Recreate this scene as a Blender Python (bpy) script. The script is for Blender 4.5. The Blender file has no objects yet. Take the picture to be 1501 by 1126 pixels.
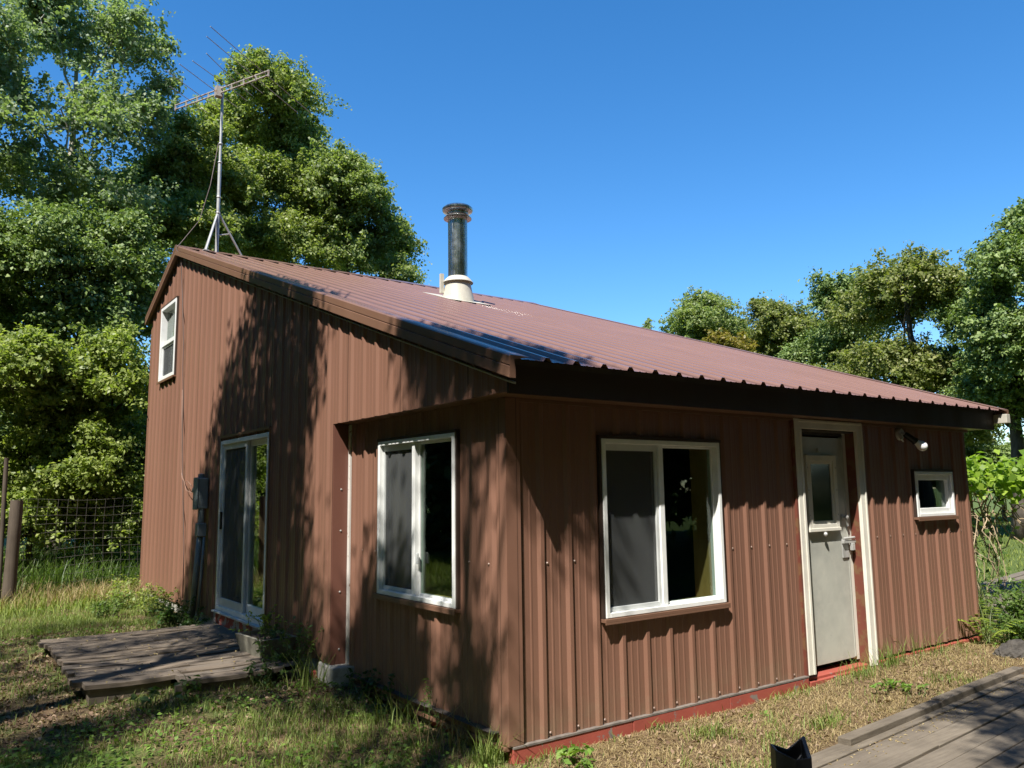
import bpy, bmesh, math, random
import numpy as np
from mathutils import Matrix, Vector

# ------------------------------------------------------------------ camera, sky, sun
scene = bpy.context.scene
COL = scene.collection
random.seed(7)
RNG = np.random.default_rng(7)

CAM_POS = Vector((-3.00668, -4.17955, 1.53077))
PITCH, ROLL, YAW = math.radians(7.7214), math.radians(-0.7705), math.radians(36.1621)
fwd = Vector((math.sin(YAW) * math.cos(PITCH), math.cos(YAW) * math.cos(PITCH), math.sin(PITCH)))
rgt0 = Vector((math.cos(YAW), -math.sin(YAW), 0))
up0 = rgt0.cross(fwd)
rgt = rgt0 * math.cos(ROLL) + up0 * math.sin(ROLL)
upv = up0 * math.cos(ROLL) - rgt0 * math.sin(ROLL)
cam_d = bpy.data.cameras.new('camera')
cam = bpy.data.objects.new('camera', cam_d)
COL.objects.link(cam)
M = Matrix((rgt, upv, -fwd)).transposed().to_4x4()
M.translation = CAM_POS
cam.matrix_world = M
cam_d.sensor_width = 36.0
cam_d.lens = 36.0 * 1177.8 / 1501.0
cam_d.clip_start = 0.05
cam_d.clip_end = 2000
scene.camera = cam

SUN = Vector((-0.60, -0.36, 1.0)).normalized()          # towards the sun
SX, SY = 0.60, 0.36                                      # metres a shadow travels per metre of height
world = bpy.data.worlds.new('World')
scene.world = world
world.use_nodes = True
nt = world.node_tree
bg = nt.nodes['Background']
sky = nt.nodes.new('ShaderNodeTexSky')
sky.sky_type = 'NISHITA'
sky.sun_disc = False
sky.sun_elevation = math.asin(SUN.z)
sky.sun_rotation = math.atan2(SUN.x, SUN.y)
sky.altitude = 300
sky.air_density = 1.0
sky.dust_density = 0.0
sky.ozone_density = 4.0
hs = nt.nodes.new('ShaderNodeHueSaturation')
hs.inputs['Saturation'].default_value = 1.28
nt.links.new(sky.outputs[0], hs.inputs['Color'])
nt.links.new(hs.outputs[0], bg.inputs['Color'])
bg.inputs['Strength'].default_value = 0.112
sl = bpy.data.lights.new('sun', 'SUN')
sl.energy = 5.0
sl.angle = math.radians(0.5)
sl.color = (1.0, 0.95, 0.87)
so = bpy.data.objects.new('sun', sl)
so.rotation_euler = (-SUN).to_track_quat('-Z', 'Y').to_euler()
COL.objects.link(so)
scene.view_settings.view_transform = 'Standard'
scene.view_settings.look = 'None'
scene.view_settings.gamma = 1
scene.view_settings.exposure = 0.98
scene.cycles.max_bounces = 6
scene.cycles.diffuse_bounces = 2
scene.cycles.transparent_max_bounces = 12
scene.cycles.caustics_reflective = False
scene.cycles.caustics_refractive = False

# ------------------------------------------------------------------ helpers
def tag(o, label=None, cat=None, group=None, kind=None):
    if label: o['label'] = label
    if cat: o['category'] = cat
    if group: o['group'] = group
    if kind: o['kind'] = kind
    return o

def thing(name, label, cat, loc=(0, 0, 0), group=None):
    o = bpy.data.objects.new(name, None)
    o.empty_display_size = 0.2
    o.location = loc
    COL.objects.link(o)
    return tag(o, label, cat, group)

def link(o, parent=None):
    COL.objects.link(o)
    if parent is not None:
        o.parent = parent
        # vertices are given in world space: undo the parents' offset
        off = Vector((0, 0, 0)); p = parent
        while p is not None:
            off += p.location; p = p.parent
        o.location = -off
    return o

class MB:
    def __init__(s): s.v = []; s.f = []; s.m = []
    def add(s, vs, fs, mi=0):
        b = len(s.v); s.v += [tuple(p) for p in vs]
        for f in fs: s.f.append(tuple(b + i for i in f)); s.m.append(mi)
    def quad(s, a, b, c, d, mi=0): s.add([a, b, c, d], [(0, 1, 2, 3)], mi)
    def hexa(s, p, mi=0):
        s.add(p, [(0, 3, 2, 1), (4, 5, 6, 7), (0, 1, 5, 4), (1, 2, 6, 5), (2, 3, 7, 6), (3, 0, 4, 7)], mi)
    def box(s, x0, x1, y0, y1, z0, z1, mi=0):
        s.hexa([(x0, y0, z0), (x1, y0, z0), (x1, y1, z0), (x0, y1, z0), (x0, y0, z1), (x1, y0, z1), (x1, y1, z1), (x0, y1, z1)], mi)
    def obox(s, P, u0, u1, n0, n1, z0, z1, mi=0):
        s.hexa([P(u, n, z) for u, n, z in ((u0, n0, z0), (u1, n0, z0), (u1, n1, z0), (u0, n1, z0), (u0, n0, z1), (u1, n0, z1), (u1, n1, z1), (u0, n1, z1))], mi)
    def beam(s, a, b, w, h, mi=0, up=(0, 0, 1)):
        a = Vector(a); b = Vector(b); d = (b - a).normalized(); r = d.cross(Vector(up))
        if r.length < 1e-4: r = Vector((1, 0, 0))
        r.normalize(); u = r.cross(d)
        r *= w / 2; u *= h / 2
        s.hexa([a - r - u, a + r - u, b + r - u, b - r - u, a - r + u, a + r + u, b + r + u, b - r + u], mi)
    def tube(s, pts, rad, n=8, mi=0, cap=True):
        pts = [Vector(p) for p in pts]
        if not hasattr(rad, '__len__'): rad = [rad] * len(pts)
        base = len(s.v); ref = Vector((0.13, 0.31, 0.94))
        for i, p in enumerate(pts):
            d = (pts[min(i + 1, len(pts) - 1)] - pts[max(i - 1, 0)]).normalized()
            if abs(d.dot(ref)) > 0.97: ref = Vector((0.9, 0.2, 0.1))
            r = d.cross(ref).normalized(); u = r.cross(d)
            for k in range(n):
                t = 2 * math.pi * k / n
                s.v.append(tuple(p + (r * math.cos(t) + u * math.sin(t)) * rad[i]))
        for i in range(len(pts) - 1):
            for k in range(n):
                a = base + i * n + k; b = base + i * n + (k + 1) % n
                s.f.append((a, b, b + n, a + n)); s.m.append(mi)
        if cap:
            s.f.append(tuple(base + k for k in range(n))[::-1]); s.m.append(mi)
            e = base + (len(pts) - 1) * n
            s.f.append(tuple(e + k for k in range(n))); s.m.append(mi)
    def lathe(s, c, prof, n=32, mi=0, axis=None):
        base = len(s.v); c = Vector(c)
        ax = Vector(axis).normalized() if axis else Vector((0, 0, 1))
        r0 = ax.orthogonal().normalized(); u0 = ax.cross(r0)
        for r, z in prof:
            for k in range(n):
                t = 2 * math.pi * k / n
                s.v.append(tuple(c + ax * z + (r0 * math.cos(t) + u0 * math.sin(t)) * r))
        for i in range(len(prof) - 1):
            for k in range(n):
                a = base + i * n + k; b = base + i * n + (k + 1) % n
                s.f.append((a, b, b + n, a + n)); s.m.append(mi)
    def build(s, name, mats, parent=None, smooth=False, bevel=0, recalc=True):
        me = bpy.data.meshes.new(name)
        me.from_pydata(s.v, [], s.f)
        mats = mats if isinstance(mats, (list, tuple)) else [mats]
        for m in mats: me.materials.append(m)
        me.polygons.foreach_set('material_index', s.m)
        if recalc:
            bm = bmesh.new(); bm.from_mesh(me)
            bmesh.ops.recalc_face_normals(bm, faces=bm.faces)
            bm.to_mesh(me); bm.free()
        if smooth:
            me.polygons.foreach_set('use_smooth', [True] * len(me.polygons))
            if smooth != 'all':
                me.set_sharp_from_angle(angle=math.radians(35))
        o = bpy.data.objects.new(name, me)
        if bevel:
            b = o.modifiers.new('bevel', 'BEVEL'); b.width = bevel; b.segments = 2; b.limit_method = 'ANGLE'
        return link(o, parent)

def np_mesh(name, V, F, mat, parent=None):
    """V (N,3), F (M,k) with one k"""
    me = bpy.data.meshes.new(name)
    V = np.asarray(V, np.float32); F = np.asarray(F, np.int32); k = F.shape[1]
    me.vertices.add(len(V)); me.vertices.foreach_set('co', V.ravel())
    me.loops.add(F.size); me.loops.foreach_set('vertex_index', F.ravel())
    me.polygons.add(len(F)); me.polygons.foreach_set('loop_start', np.arange(0, F.size, k, dtype=np.int32))
    me.update(calc_edges=True)
    me.materials.append(mat)
    return link(bpy.data.objects.new(name, me), parent)

# ------------------------------------------------------------------ materials
class NM:
    def __init__(s, name):
        s.mat = bpy.data.materials.new(name); s.mat.use_nodes = True
        s.t = s.mat.node_tree; s.n = s.t.nodes; s.l = s.t.links
        s.b = s.n['Principled BSDF']; s.out = s.n['Material Output']
    def node(s, kind, **kw):
        n = s.n.new('ShaderNode' + kind)
        for k, v in kw.items(): setattr(n, k, v)
        return n
    def noise(s, scale, detail=4, rough=0.6, stretch=None, coord='Object', dist=0):
        tc = s.node('TexCoord'); mp = s.node('Mapping')
        if stretch: mp.inputs['Scale'].default_value = stretch
        s.l.new(tc.outputs[coord], mp.inputs['Vector'])
        nz = s.node('TexNoise'); nz.inputs['Scale'].default_value = scale
        nz.inputs['Detail'].default_value = detail; nz.inputs['Roughness'].default_value = rough
        nz.inputs['Distortion'].default_value = dist
        s.l.new(mp.outputs[0], nz.inputs['Vector'])
        return nz.outputs['Fac']
    def rand(s): return s.node('NewGeometry').outputs['Random Per Island']
    def ramp(s, fac, stops):
        r = s.node('ValToRGB'); e = r.color_ramp.elements
        while len(e) < len(stops): e.new(0.5)
        for i, (p, c) in enumerate(stops):
            e[i].position = p; e[i].color = (c[0], c[1], c[2], 1)
        s.l.new(fac, r.inputs['Fac']); return r.outputs['Color']
    def mix(s, fac, a, b, mode='MIX'):
        m = s.node('Mix', data_type='RGBA', blend_type=mode)
        for sock, val in ((m.inputs[0], fac), (m.inputs[6], a), (m.inputs[7], b)):
            if hasattr(val, 'is_output'): s.l.new(val, sock)
            else: sock.default_value = val if not isinstance(val, tuple) else (val[0], val[1], val[2], 1)
        return m.outputs[2]
    def maprange(s, v, a, b, c=0, d=1):
        m = s.node('MapRange'); s.l.new(v, m.inputs[0])
        for i, q in enumerate((a, b, c, d)): m.inputs[i + 1].default_value = q
        return m.outputs[0]
    def bump(s, h, strength=0.3, dist=0.01):
        b = s.node('Bump'); b.inputs['Strength'].default_value = strength; b.inputs['Distance'].default_value = dist
        s.l.new(h, b.inputs['Height']); s.l.new(b.outputs[0], s.b.inputs['Normal'])
    def col(s, c):
        if hasattr(c, 'is_output'): s.l.new(c, s.b.inputs['Base Color'])
        else: s.b.inputs['Base Color'].default_value = (*c, 1)
    def set(s, **kw):
        for k, v in kw.items():
            i = s.b.inputs[k.replace('_', ' ')]
            if hasattr(v, 'is_output'): s.l.new(v, i)
            else: i.default_value = v
        return s.mat

def painted_metal(name, c, rough=0.42, grime=0.25, spec=0.5, streak=True, amp=0.55, bump=0.12, ribs=None, panels=None):
    m = NM(name)
    n1 = m.noise(1.3, 5, 0.6, (3.5, 3.5, 0.5) if streak else (1, 1, 1)); n2 = m.noise(30, 3)
    d = tuple(x * (1 - 0.38 * amp) for x in c); l = tuple(min(1, x * (1 + 0.18 * amp)) for x in c)
    base = m.mix(m.maprange(n1, 0.35, 0.68), d, l)
    base = m.mix(grime, c, base)
    base = m.mix(m.maprange(n2, 0.62, 0.75, 0, 0.12), base, tuple(x * 1.5 + 0.03 for x in c))
    if panels:    # sheets that have faded differently, a dark lap line between them, dust splashed up at the foot
        tc = m.node('TexCoord'); sp = m.node('SeparateXYZ'); m.l.new(tc.outputs['Object'], sp.inputs[0])
        def mt(op, a, b=None):
            q = m.node('Math', operation=op)
            for i, v in enumerate((a, b)):
                if v is None: continue
                if hasattr(v, 'is_output'): m.l.new(v, q.inputs[i])
                else: q.inputs[i].default_value = v
            return q.outputs[0]
        s_ = mt('DIVIDE', mt('ADD', mt('ADD', sp.outputs['X'], sp.outputs['Y']), 9.27), panels)
        wn = m.node('TexWhiteNoise', noise_dimensions='1D'); m.l.new(mt('FLOOR', s_), wn.inputs['W'])
        base = m.mix(m.maprange(wn.outputs['Value'], 0, 1, 0.0, 0.22), base, tuple(x * 1.5 + 0.01 for x in c))
        base = m.mix(m.maprange(mt('FRACT', s_), 0.004, 0.010, 0.75, 0), base, tuple(x * 0.25 for x in c))
        spl = m.noise(5, 8, 0.75); n4 = m.noise(18, 6, 0.7)
        foot = m.node('Math', operation='MULTIPLY'); m.l.new(m.maprange(sp.outputs['Z'], 0.0, 0.34, 1, 0), foot.inputs[0]); m.l.new(m.maprange(spl, 0.42, 0.62), foot.inputs[1])
        base = m.mix(mt('MULTIPLY', foot.outputs[0], 0.55), base, (0.20, 0.145, 0.095))
        base = m.mix(m.maprange(n4, 0.66, 0.72, 0, 0.25), base, tuple(x * 0.55 for x in c))
    if ribs:      # rib and lap shadow painted as dark lines along the rib feet, broken by noise
        tc = m.node('TexCoord'); sp = m.node('SeparateXYZ'); m.l.new(tc.outputs['Object'], sp.inputs[0])
        def mth(op, a, b=None):
            q = m.node('Math', operation=op)
            for i, v in enumerate((a, b)):
                if v is None: continue
                if hasattr(v, 'is_output'): m.l.new(v, q.inputs[i])
                else: q.inputs[i].default_value = v
            return q.outputs[0]
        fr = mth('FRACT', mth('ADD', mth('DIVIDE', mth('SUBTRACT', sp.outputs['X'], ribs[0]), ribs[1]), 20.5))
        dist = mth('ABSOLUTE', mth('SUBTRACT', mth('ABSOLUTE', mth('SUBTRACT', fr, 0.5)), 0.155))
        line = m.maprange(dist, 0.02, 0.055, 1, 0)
        slope_noise = m.noise(2.0, 5, 0.6, (5, 0.35, 1))
        base = m.mix(mth('MULTIPLY', line, m.maprange(slope_noise, 0.25, 0.55, 0.45, 0.85)), base, tuple(x * 0.45 for x in c))
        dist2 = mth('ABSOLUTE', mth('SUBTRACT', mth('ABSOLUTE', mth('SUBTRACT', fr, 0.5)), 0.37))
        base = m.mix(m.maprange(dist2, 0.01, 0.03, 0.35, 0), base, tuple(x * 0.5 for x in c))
        base = m.mix(m.maprange(slope_noise, 0.5, 0.75, 0, 0.35), base, tuple(x * 1.35 for x in c))
    m.col(base)
    w = m.noise(2.2, 3, 0.5)
    m.bump(w, bump, 0.012)
    return m.set(Roughness=m.maprange(n1, 0.3, 0.7, rough * 0.85, rough * 1.2), Specular_IOR_Level=spec)

def plain(name, c, rough=0.6, metal=0, spec=0.5, var=0.25, scale=9):
    m = NM(name); n = m.noise(scale, 5, 0.65)
    m.col(m.mix(m.maprange(n, 0.3, 0.7), tuple(x * (1 - var) for x in c), tuple(min(1, x * (1 + var * 0.5)) for x in c)))
    m.bump(m.noise(scale * 6, 3), 0.12, 0.003)
    return m.set(Roughness=rough, Metallic=metal, Specular_IOR_Level=spec)

def worn_paint(name, c, under, thr=0.6, rough=0.6, scale=14):
    m = NM(name); n = m.noise(scale, 8, 0.72); n2 = m.noise(2.2, 4)
    base = m.mix(m.maprange(n2, 0.3, 0.7), tuple(x * 0.8 for x in c), c)
    m.col(m.mix(m.maprange(n, thr, thr + 0.03), base, under))
    m.bump(n, 0.3, 0.004)
    return m.set(Roughness=rough)

def wood(name, a, b, c, grain=(1, 14, 14), rough=0.85):
    m = NM(name); g = m.noise(3.5, 8, 0.7, grain); r = m.rand(); blot = m.noise(1.6, 4)
    base = m.mix(m.maprange(g, 0.32, 0.68), a, b)
    base = m.mix(m.maprange(r, 0, 1, 0.0, 0.6), base, c)
    base = m.mix(m.maprange(blot, 0.45, 0.7, 0, 0.55), base, tuple(x * 0.45 for x in a))
    m.col(base); m.bump(g, 0.6, 0.006)
    return m.set(Roughness=rough, Specular_IOR_Level=0.25)

def leaf_mat(name, dark, mid, light, rough=0.44, trans=0.40, spec=0.32):
    m = NM(name)
    c = m.ramp(m.rand(), [(0.0, dark), (0.5, mid), (1.0, light)])
    m.col(c); m.set(Roughness=rough, Specular_IOR_Level=spec)
    t = m.node('BsdfTranslucent'); mx = m.node('MixShader')
    tc = m.mix(0.6, c, (0.55, 0.7, 0.08), 'MULTIPLY')
    tc2 = m.mix(1.0, c, (1.5, 1.7, 0.6), 'MULTIPLY')
    m.l.new(tc2, t.inputs['Color'])
    mx.inputs[0].default_value = trans
    m.l.new(m.b.outputs[0], mx.inputs[1]); m.l.new(t.outputs[0], mx.inputs[2]); m.l.new(mx.outputs[0], m.out.inputs['Surface'])
    return m.mat

def glass_mat(name, tint=(0.72, 0.80, 0.76), base=0.06, rough=0.0):
    m = NM(name); m.n.remove(m.b)
    tr = m.node('BsdfTransparent'); tr.inputs[0].default_value = (*tint, 1)
    gl = m.node('BsdfGlossy'); gl.inputs['Roughness'].default_value = rough
    gl.inputs['Color'].default_value = (0.95, 1, 0.97, 1)
    tc = m.node('TexCoord'); nz = m.node('TexNoise'); nz.inputs['Scale'].default_value = 1.1
    bp = m.node('Bump'); bp.inputs['Strength'].default_value = 0.02; bp.inputs['Distance'].default_value = 0.02
    m.l.new(tc.outputs['Object'], nz.inputs['Vector']); m.l.new(nz.outputs['Fac'], bp.inputs['Height']); m.l.new(bp.outputs[0], gl.inputs['Normal'])
    lw = m.node('LayerWeight'); lw.inputs['Blend'].default_value = 0.5
    pw = m.node('Math', operation='POWER'); pw.inputs[1].default_value = 4.0
    m.l.new(lw.outputs['Facing'], pw.inputs[0])
    mr = m.maprange(pw.outputs[0], 0, 1, base, 1.0)
    mx = m.node('MixShader'); m.l.new(mr, mx.inputs[0]); m.l.new(tr.outputs[0], mx.inputs[1]); m.l.new(gl.outputs[0], mx.inputs[2])
    m.l.new(mx.outputs[0], m.out.inputs['Surface'])
    return m.mat

def screen_mat(name, c, open_=0.45):
    m = NM(name); m.col(c); m.set(Roughness=0.8)
    tr = m.node('BsdfTransparent'); mx = m.node('MixShader'); mx.inputs[0].default_value = open_
    m.l.new(m.b.outputs[0], mx.inputs[1]); m.l.new(tr.outputs[0], mx.inputs[2]); m.l.new(mx.outputs[0], m.out.inputs['Surface'])
    return m.mat

BROWN = (0.198, 0.101, 0.068)
M_WALL = painted_metal('brown_siding_paint', BROWN, 0.42, spec=0.4, panels=0.93, amp=0.3)
M_TRIM = painted_metal('brown_trim_paint', (0.175, 0.095, 0.062), 0.38, spec=0.4)
M_DTRIM = painted_metal('dark_brown_trim', (0.045, 0.028, 0.021), 0.55, spec=0.3)
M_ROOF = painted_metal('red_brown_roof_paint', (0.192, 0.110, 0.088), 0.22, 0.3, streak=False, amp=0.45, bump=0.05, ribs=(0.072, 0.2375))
M_MAROON = painted_metal('maroon_flashing_paint', (0.155, 0.066, 0.046), 0.5)
M_WHITE = plain('white_vinyl', (0.78, 0.79, 0.77), 0.35, var=0.08)
M_SASH = plain('grey_white_aluminium', (0.55, 0.57, 0.56), 0.4, var=0.1)
M_CREAM = worn_paint('weathered_white_trim', (0.74, 0.71, 0.62), (0.42, 0.36, 0.27), 0.66)
M_PEEL = worn_paint('peeling_white_paint', (0.66, 0.63, 0.58), (0.30, 0.20, 0.15), 0.60, scale=22)
M_RED = worn_paint('faded_red_paint', (0.34, 0.075, 0.052), (0.20, 0.17, 0.15), 0.61, 0.7, 7)
M_REDWHITE = worn_paint('peeling_red_board', (0.36, 0.07, 0.05), (0.42, 0.38, 0.34), 0.5, 0.75, 6)
M_JAMB = worn_paint('red_brown_jamb', (0.15, 0.042, 0.026), (0.15, 0.075, 0.035), 0.5, 0.6, 9)
M_GLASS = glass_mat('window_glass', base=0.035)
M_SCREEN = screen_mat('insect_screen', (0.075, 0.08, 0.08), 0.52)
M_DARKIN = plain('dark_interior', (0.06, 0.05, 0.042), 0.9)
M_INWOOD = wood('pine_lining', (0.50, 0.30, 0.10), (0.62, 0.40, 0.16), (0.45, 0.26, 0.09), (6, 6, 1), 0.6)
def steel():
    m = NM('stainless_steel'); n = m.noise(26, 5, 0.7, (1, 1, 0.02)); g = m.noise(5, 4)
    m.col(m.mix(m.maprange(n, 0.35, 0.65), (0.30, 0.33, 0.325), (0.68, 0.71, 0.70)))
    m.bump(n, 0.5, 0.02)
    return m.set(Roughness=m.maprange(g, 0.3, 0.7, 0.20, 0.34), Metallic=1.0)
M_STEEL = steel()
M_GALV = plain('galvanised_steel', (0.50, 0.50, 0.48), 0.45, 0.35, var=0.25)
M_FLASH = plain('pale_flashing', (0.50, 0.475, 0.40), 0.45, 0.0, var=0.15)
M_RUST = worn_paint('rusted_antenna_metal', (0.40, 0.36, 0.31), (0.24, 0.14, 0.08), 0.55, 0.6, 14)
M_BLACK = plain('black_painted_metal', (0.008, 0.008, 0.009), 0.45, var=0.1)
M_GREYBOX = plain('grey_electrical_paint', (0.20, 0.235, 0.245), 0.45, var=0.15)
M_WIRE = plain('fence_wire', (0.15, 0.14, 0.125), 0.6, 0.3)
M_CABLE = plain('dark_cable', (0.10, 0.07, 0.06), 0.6)
M_CABLEW = plain('pale_cable', (0.26, 0.16, 0.12), 0.6)
M_BULB = plain('frosted_bulb', (0.75, 0.75, 0.74), 0.25, var=0.03)
M_LEDGE = plain('weathered_ledge', (0.17, 0.145, 0.125), 0.9, var=0.5, scale=14)
M_CONC = plain('old_concrete', (0.36, 0.35, 0.31), 0.9, var=0.45, scale=12)
M_ROCK = plain('grey_rock', (0.065, 0.058, 0.05), 0.95, var=0.6, scale=10)
M_DECK = wood('weathered_deck_wood', (0.115, 0.088, 0.064), (0.215, 0.172, 0.128), (0.12, 0.105, 0.09))
M_WALK = wood('grey_boardwalk_wood', (0.125, 0.103, 0.078), (0.215, 0.183, 0.14), (0.15, 0.125, 0.098))
M_POST = wood('grey_fence_post', (0.075, 0.055, 0.04), (0.15, 0.12, 0.09), (0.09, 0.07, 0.055), (14, 14, 1))
M_PLANTER = plain('dull_planter', (0.20, 0.19, 0.15), 0.8, var=0.35)

def door_metal():
    m = NM('aged_grey_door'); a = m.noise(2.4, 6, 0.62); b = m.noise(7, 8, 0.72); d = m.noise(26, 3)
    base = m.mix(m.maprange(a, 0.35, 0.65), (0.37, 0.375, 0.335), (0.50, 0.50, 0.44))
    base = m.mix(m.maprange(b, 0.52, 0.70, 0, 0.6), base, (0.56, 0.54, 0.47))
    base = m.mix(m.maprange(d, 0.70, 0.76, 0, 0.7), base, (0.18, 0.17, 0.15))
    m.col(base); m.bump(a, 0.2, 0.01)
    return m.set(Roughness=m.maprange(b, 0.3, 0.7, 0.3, 0.55), Metallic=0.05)
M_DOOR = door_metal()

def bark(name, a, b):
    m = NM(name); n = m.noise(6, 8, 0.7, (1, 1, 0.25))
    m.col(m.mix(m.maprange(n, 0.35, 0.65), a, b)); m.bump(n, 0.9, 0.03)
    return m.set(Roughness=0.9, Specular_IOR_Level=0.2)
M_BARK = bark('dark_bark', (0.035, 0.028, 0.022), (0.12, 0.10, 0.08))
M_PALEBARK = bark('pale_poplar_bark', (0.30, 0.28, 0.22), (0.50, 0.48, 0.40))
M_TWIG = bark('dry_stem', (0.22, 0.16, 0.10), (0.42, 0.33, 0.22))
M_STEM = plain('green_stem', (0.10, 0.13, 0.04), 0.6)

L_POPLAR = leaf_mat('poplar_leaf', (0.130, 0.182, 0.095), (0.205, 0.269, 0.145), (0.318, 0.370, 0.232), 0.5)
L_MAPLE = leaf_mat('maple_leaf', (0.122, 0.168, 0.046), (0.219, 0.269, 0.080), (0.341, 0.366, 0.132))
L_MAPLE2 = leaf_mat('side_maple_leaf', (0.131, 0.180, 0.062), (0.212, 0.267, 0.093), (0.325, 0.360, 0.152))
L_DARK = leaf_mat('dark_leaf', (0.100, 0.156, 0.053), (0.166, 0.236, 0.077), (0.278, 0.343, 0.122), 0.5, 0.25)
L_SHRUB = leaf_mat('shrub_leaf', (0.124, 0.174, 0.042), (0.229, 0.283, 0.077), (0.345, 0.385, 0.126))
L_OAK = leaf_mat('oak_leaf', (0.107, 0.136, 0.039), (0.192, 0.221, 0.068), (0.306, 0.308, 0.121))
L_YELLOW = leaf_mat('yellowing_leaf', (0.13, 0.125, 0.022), (0.22, 0.19, 0.035), (0.28, 0.20, 0.05))
L_VINE = leaf_mat('vine_leaf', (0.11, 0.19, 0.022), (0.20, 0.30, 0.036), (0.30, 0.40, 0.06), 0.45, 0.42)
L_WEED = leaf_mat('weed_leaf', (0.050, 0.095, 0.024), (0.094, 0.155, 0.035), (0.154, 0.220, 0.055))
L_WEEDD = leaf_mat('dark_weed_leaf', (0.025, 0.055, 0.014), (0.04, 0.085, 0.02), (0.07, 0.12, 0.03))
L_FERN = leaf_mat('fern_leaf', (0.15, 0.22, 0.025), (0.24, 0.31, 0.04), (0.30, 0.36, 0.06), 0.5, 0.4)
L_GRASS = leaf_mat('green_grass', (0.089, 0.134, 0.026), (0.154, 0.216, 0.046), (0.262, 0.297, 0.091), 0.55, 0.3, 0.25)
L_LAWN = leaf_mat('lawn_grass', (0.12, 0.16, 0.030), (0.18, 0.225, 0.045), (0.26, 0.285, 0.075), 0.6, 0.3, 0.2)
L_STRAW = leaf_mat('dry_grass', (0.18, 0.128, 0.06), (0.31, 0.235, 0.115), (0.44, 0.355, 0.20), 0.7, 0.2, 0.2)
L_LITTER = leaf_mat('fallen_leaf', (0.10, 0.06, 0.038), (0.20, 0.13, 0.085), (0.34, 0.25, 0.17), 0.7, 0.1, 0.25)
L_CLOVER = leaf_mat('clover_leaf', (0.081, 0.157, 0.027), (0.140, 0.243, 0.043), (0.216, 0.324, 0.065), 0.5, 0.35, 0.3)

# ------------------------------------------------------------------ ground
def gz(x, y):
    x = np.asarray(x, float); y = np.asarray(y, float)
    z = -0.115 + 0.011 * np.clip(x, 0, 40) + 0.020 * np.clip(y, 0, 34)
    z = z + 0.012 * np.sin(1.7 * x + 0.6 * y) + 0.010 * np.sin(2.9 * y - 1.3 * x + 1) + 0.006 * np.sin(6.1 * x + 3.3 * y)
    z = z + 0.065 * np.exp(-((x + 1.2) / 1.3) ** 2 - ((y - 3.4) / 1.9) ** 2)
    return z
def gzf(x, y): return float(gz(x, y))

def axis(lo, hi, step, far):
    a = list(np.arange(lo, hi, step)); s = step; p = a[-1]
    while p < far: s *= 1.28; p += s; a.append(p)
    s = step; p = a[0]; L = []
    while p > -far: s *= 1.28; p -= s; L.append(p)
    return np.array(L[::-1] + a)
gx_, gy_ = axis(-6, 10, 0.11, 700), axis(-6, 13, 0.11, 700)
XX, YY = np.meshgrid(gx_, gy_, indexing='ij')
ZZ = gz(XX, YY) + (RNG.random(XX.shape) - 0.5) * 0.012
nx, ny = XX.shape
ii = np.arange(nx * ny).reshape(nx, ny)
Fg = np.stack([ii[:-1, :-1], ii[1:, :-1], ii[1:, 1:], ii[:-1, 1:]], -1).reshape(-1, 4)

def ground_mat():
    m = NM('soil_and_turf')
    a = m.noise(1.1, 6, 0.65); b = m.noise(9, 8, 0.75); c = m.noise(45, 4, 0.7); d = m.noise(0.35, 4)
    soil = m.mix(m.maprange(b, 0.35, 0.65), (0.075, 0.05, 0.03), (0.15, 0.10, 0.058))
    soil = m.mix(m.maprange(c, 0.5, 0.68), soil, (0.235, 0.175, 0.095))
    turf = m.mix(m.maprange(b, 0.35, 0.65), (0.05, 0.075, 0.018), (0.10, 0.14, 0.034))
    turf = m.mix(m.maprange(c, 0.55, 0.7), turf, (0.20, 0.18, 0.08))
    tc = m.node('TexCoord'); sp = m.node('SeparateXYZ'); m.l.new(tc.outputs['Object'], sp.inputs[0])
    far = m.maprange(sp.outputs['X'], 6.4, 7.6); far2 = m.maprange(sp.outputs['Y'], 7.4, 9.5)
    left = m.maprange(sp.outputs['X'], 0.2, -0.9)
    mx = m.node('Math', operation='MAXIMUM'); m.l.new(far, mx.inputs[0]); m.l.new(far2, mx.inputs[1])
    lm = m.node('Math', operation='MULTIPLY'); m.l.new(left, lm.inputs[0]); m.l.new(m.maprange(a, 0.46, 0.60), lm.inputs[1])
    m2 = m.node('Math', operation='MAXIMUM'); m.l.new(mx.outputs[0], m2.inputs[0]); m.l.new(lm.outputs[0], m2.inputs[1])
    m.col(m.mix(m2.outputs[0], soil, turf)); m.bump(b, 0.8, 0.03)
    return m.set(Roughness=0.95, Specular_IOR_Level=0.15)
o = np_mesh('ground', np.stack([XX, YY, ZZ], -1).reshape(-1, 3), Fg, ground_mat())
o.data.polygons.foreach_set('use_smooth', [True] * len(o.data.polygons))
tag(o, kind='structure')

# ------------------------------------------------------------------ house
GX, L_, YE, RIDGE, BACK, W_ = -0.163, 2.344, -0.266, 7.9, 9.62, 6.15
GZ = 2.142
RZ = 2.45 + 0.343 * RIDGE
def roof_z(y): return 2.45 + 0.343 * y if y <= RIDGE else RZ - 0.40 * (y - RIDGE)

house = thing('house', 'brown corrugated metal cabin with a long red brown roof and white framed windows', 'house', (3.0, 4.5, 0))

P_front = lambda u, n, z: (u, -n, z)
P_left = lambda u, n, z: (-n, u, z)
P_gable = lambda u, n, z: (GX - n, u, z)
P_right = lambda u, n, z: (W_ + n, u, z)
P_back = lambda u, n, z: (u, BACK + n, z)

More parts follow.
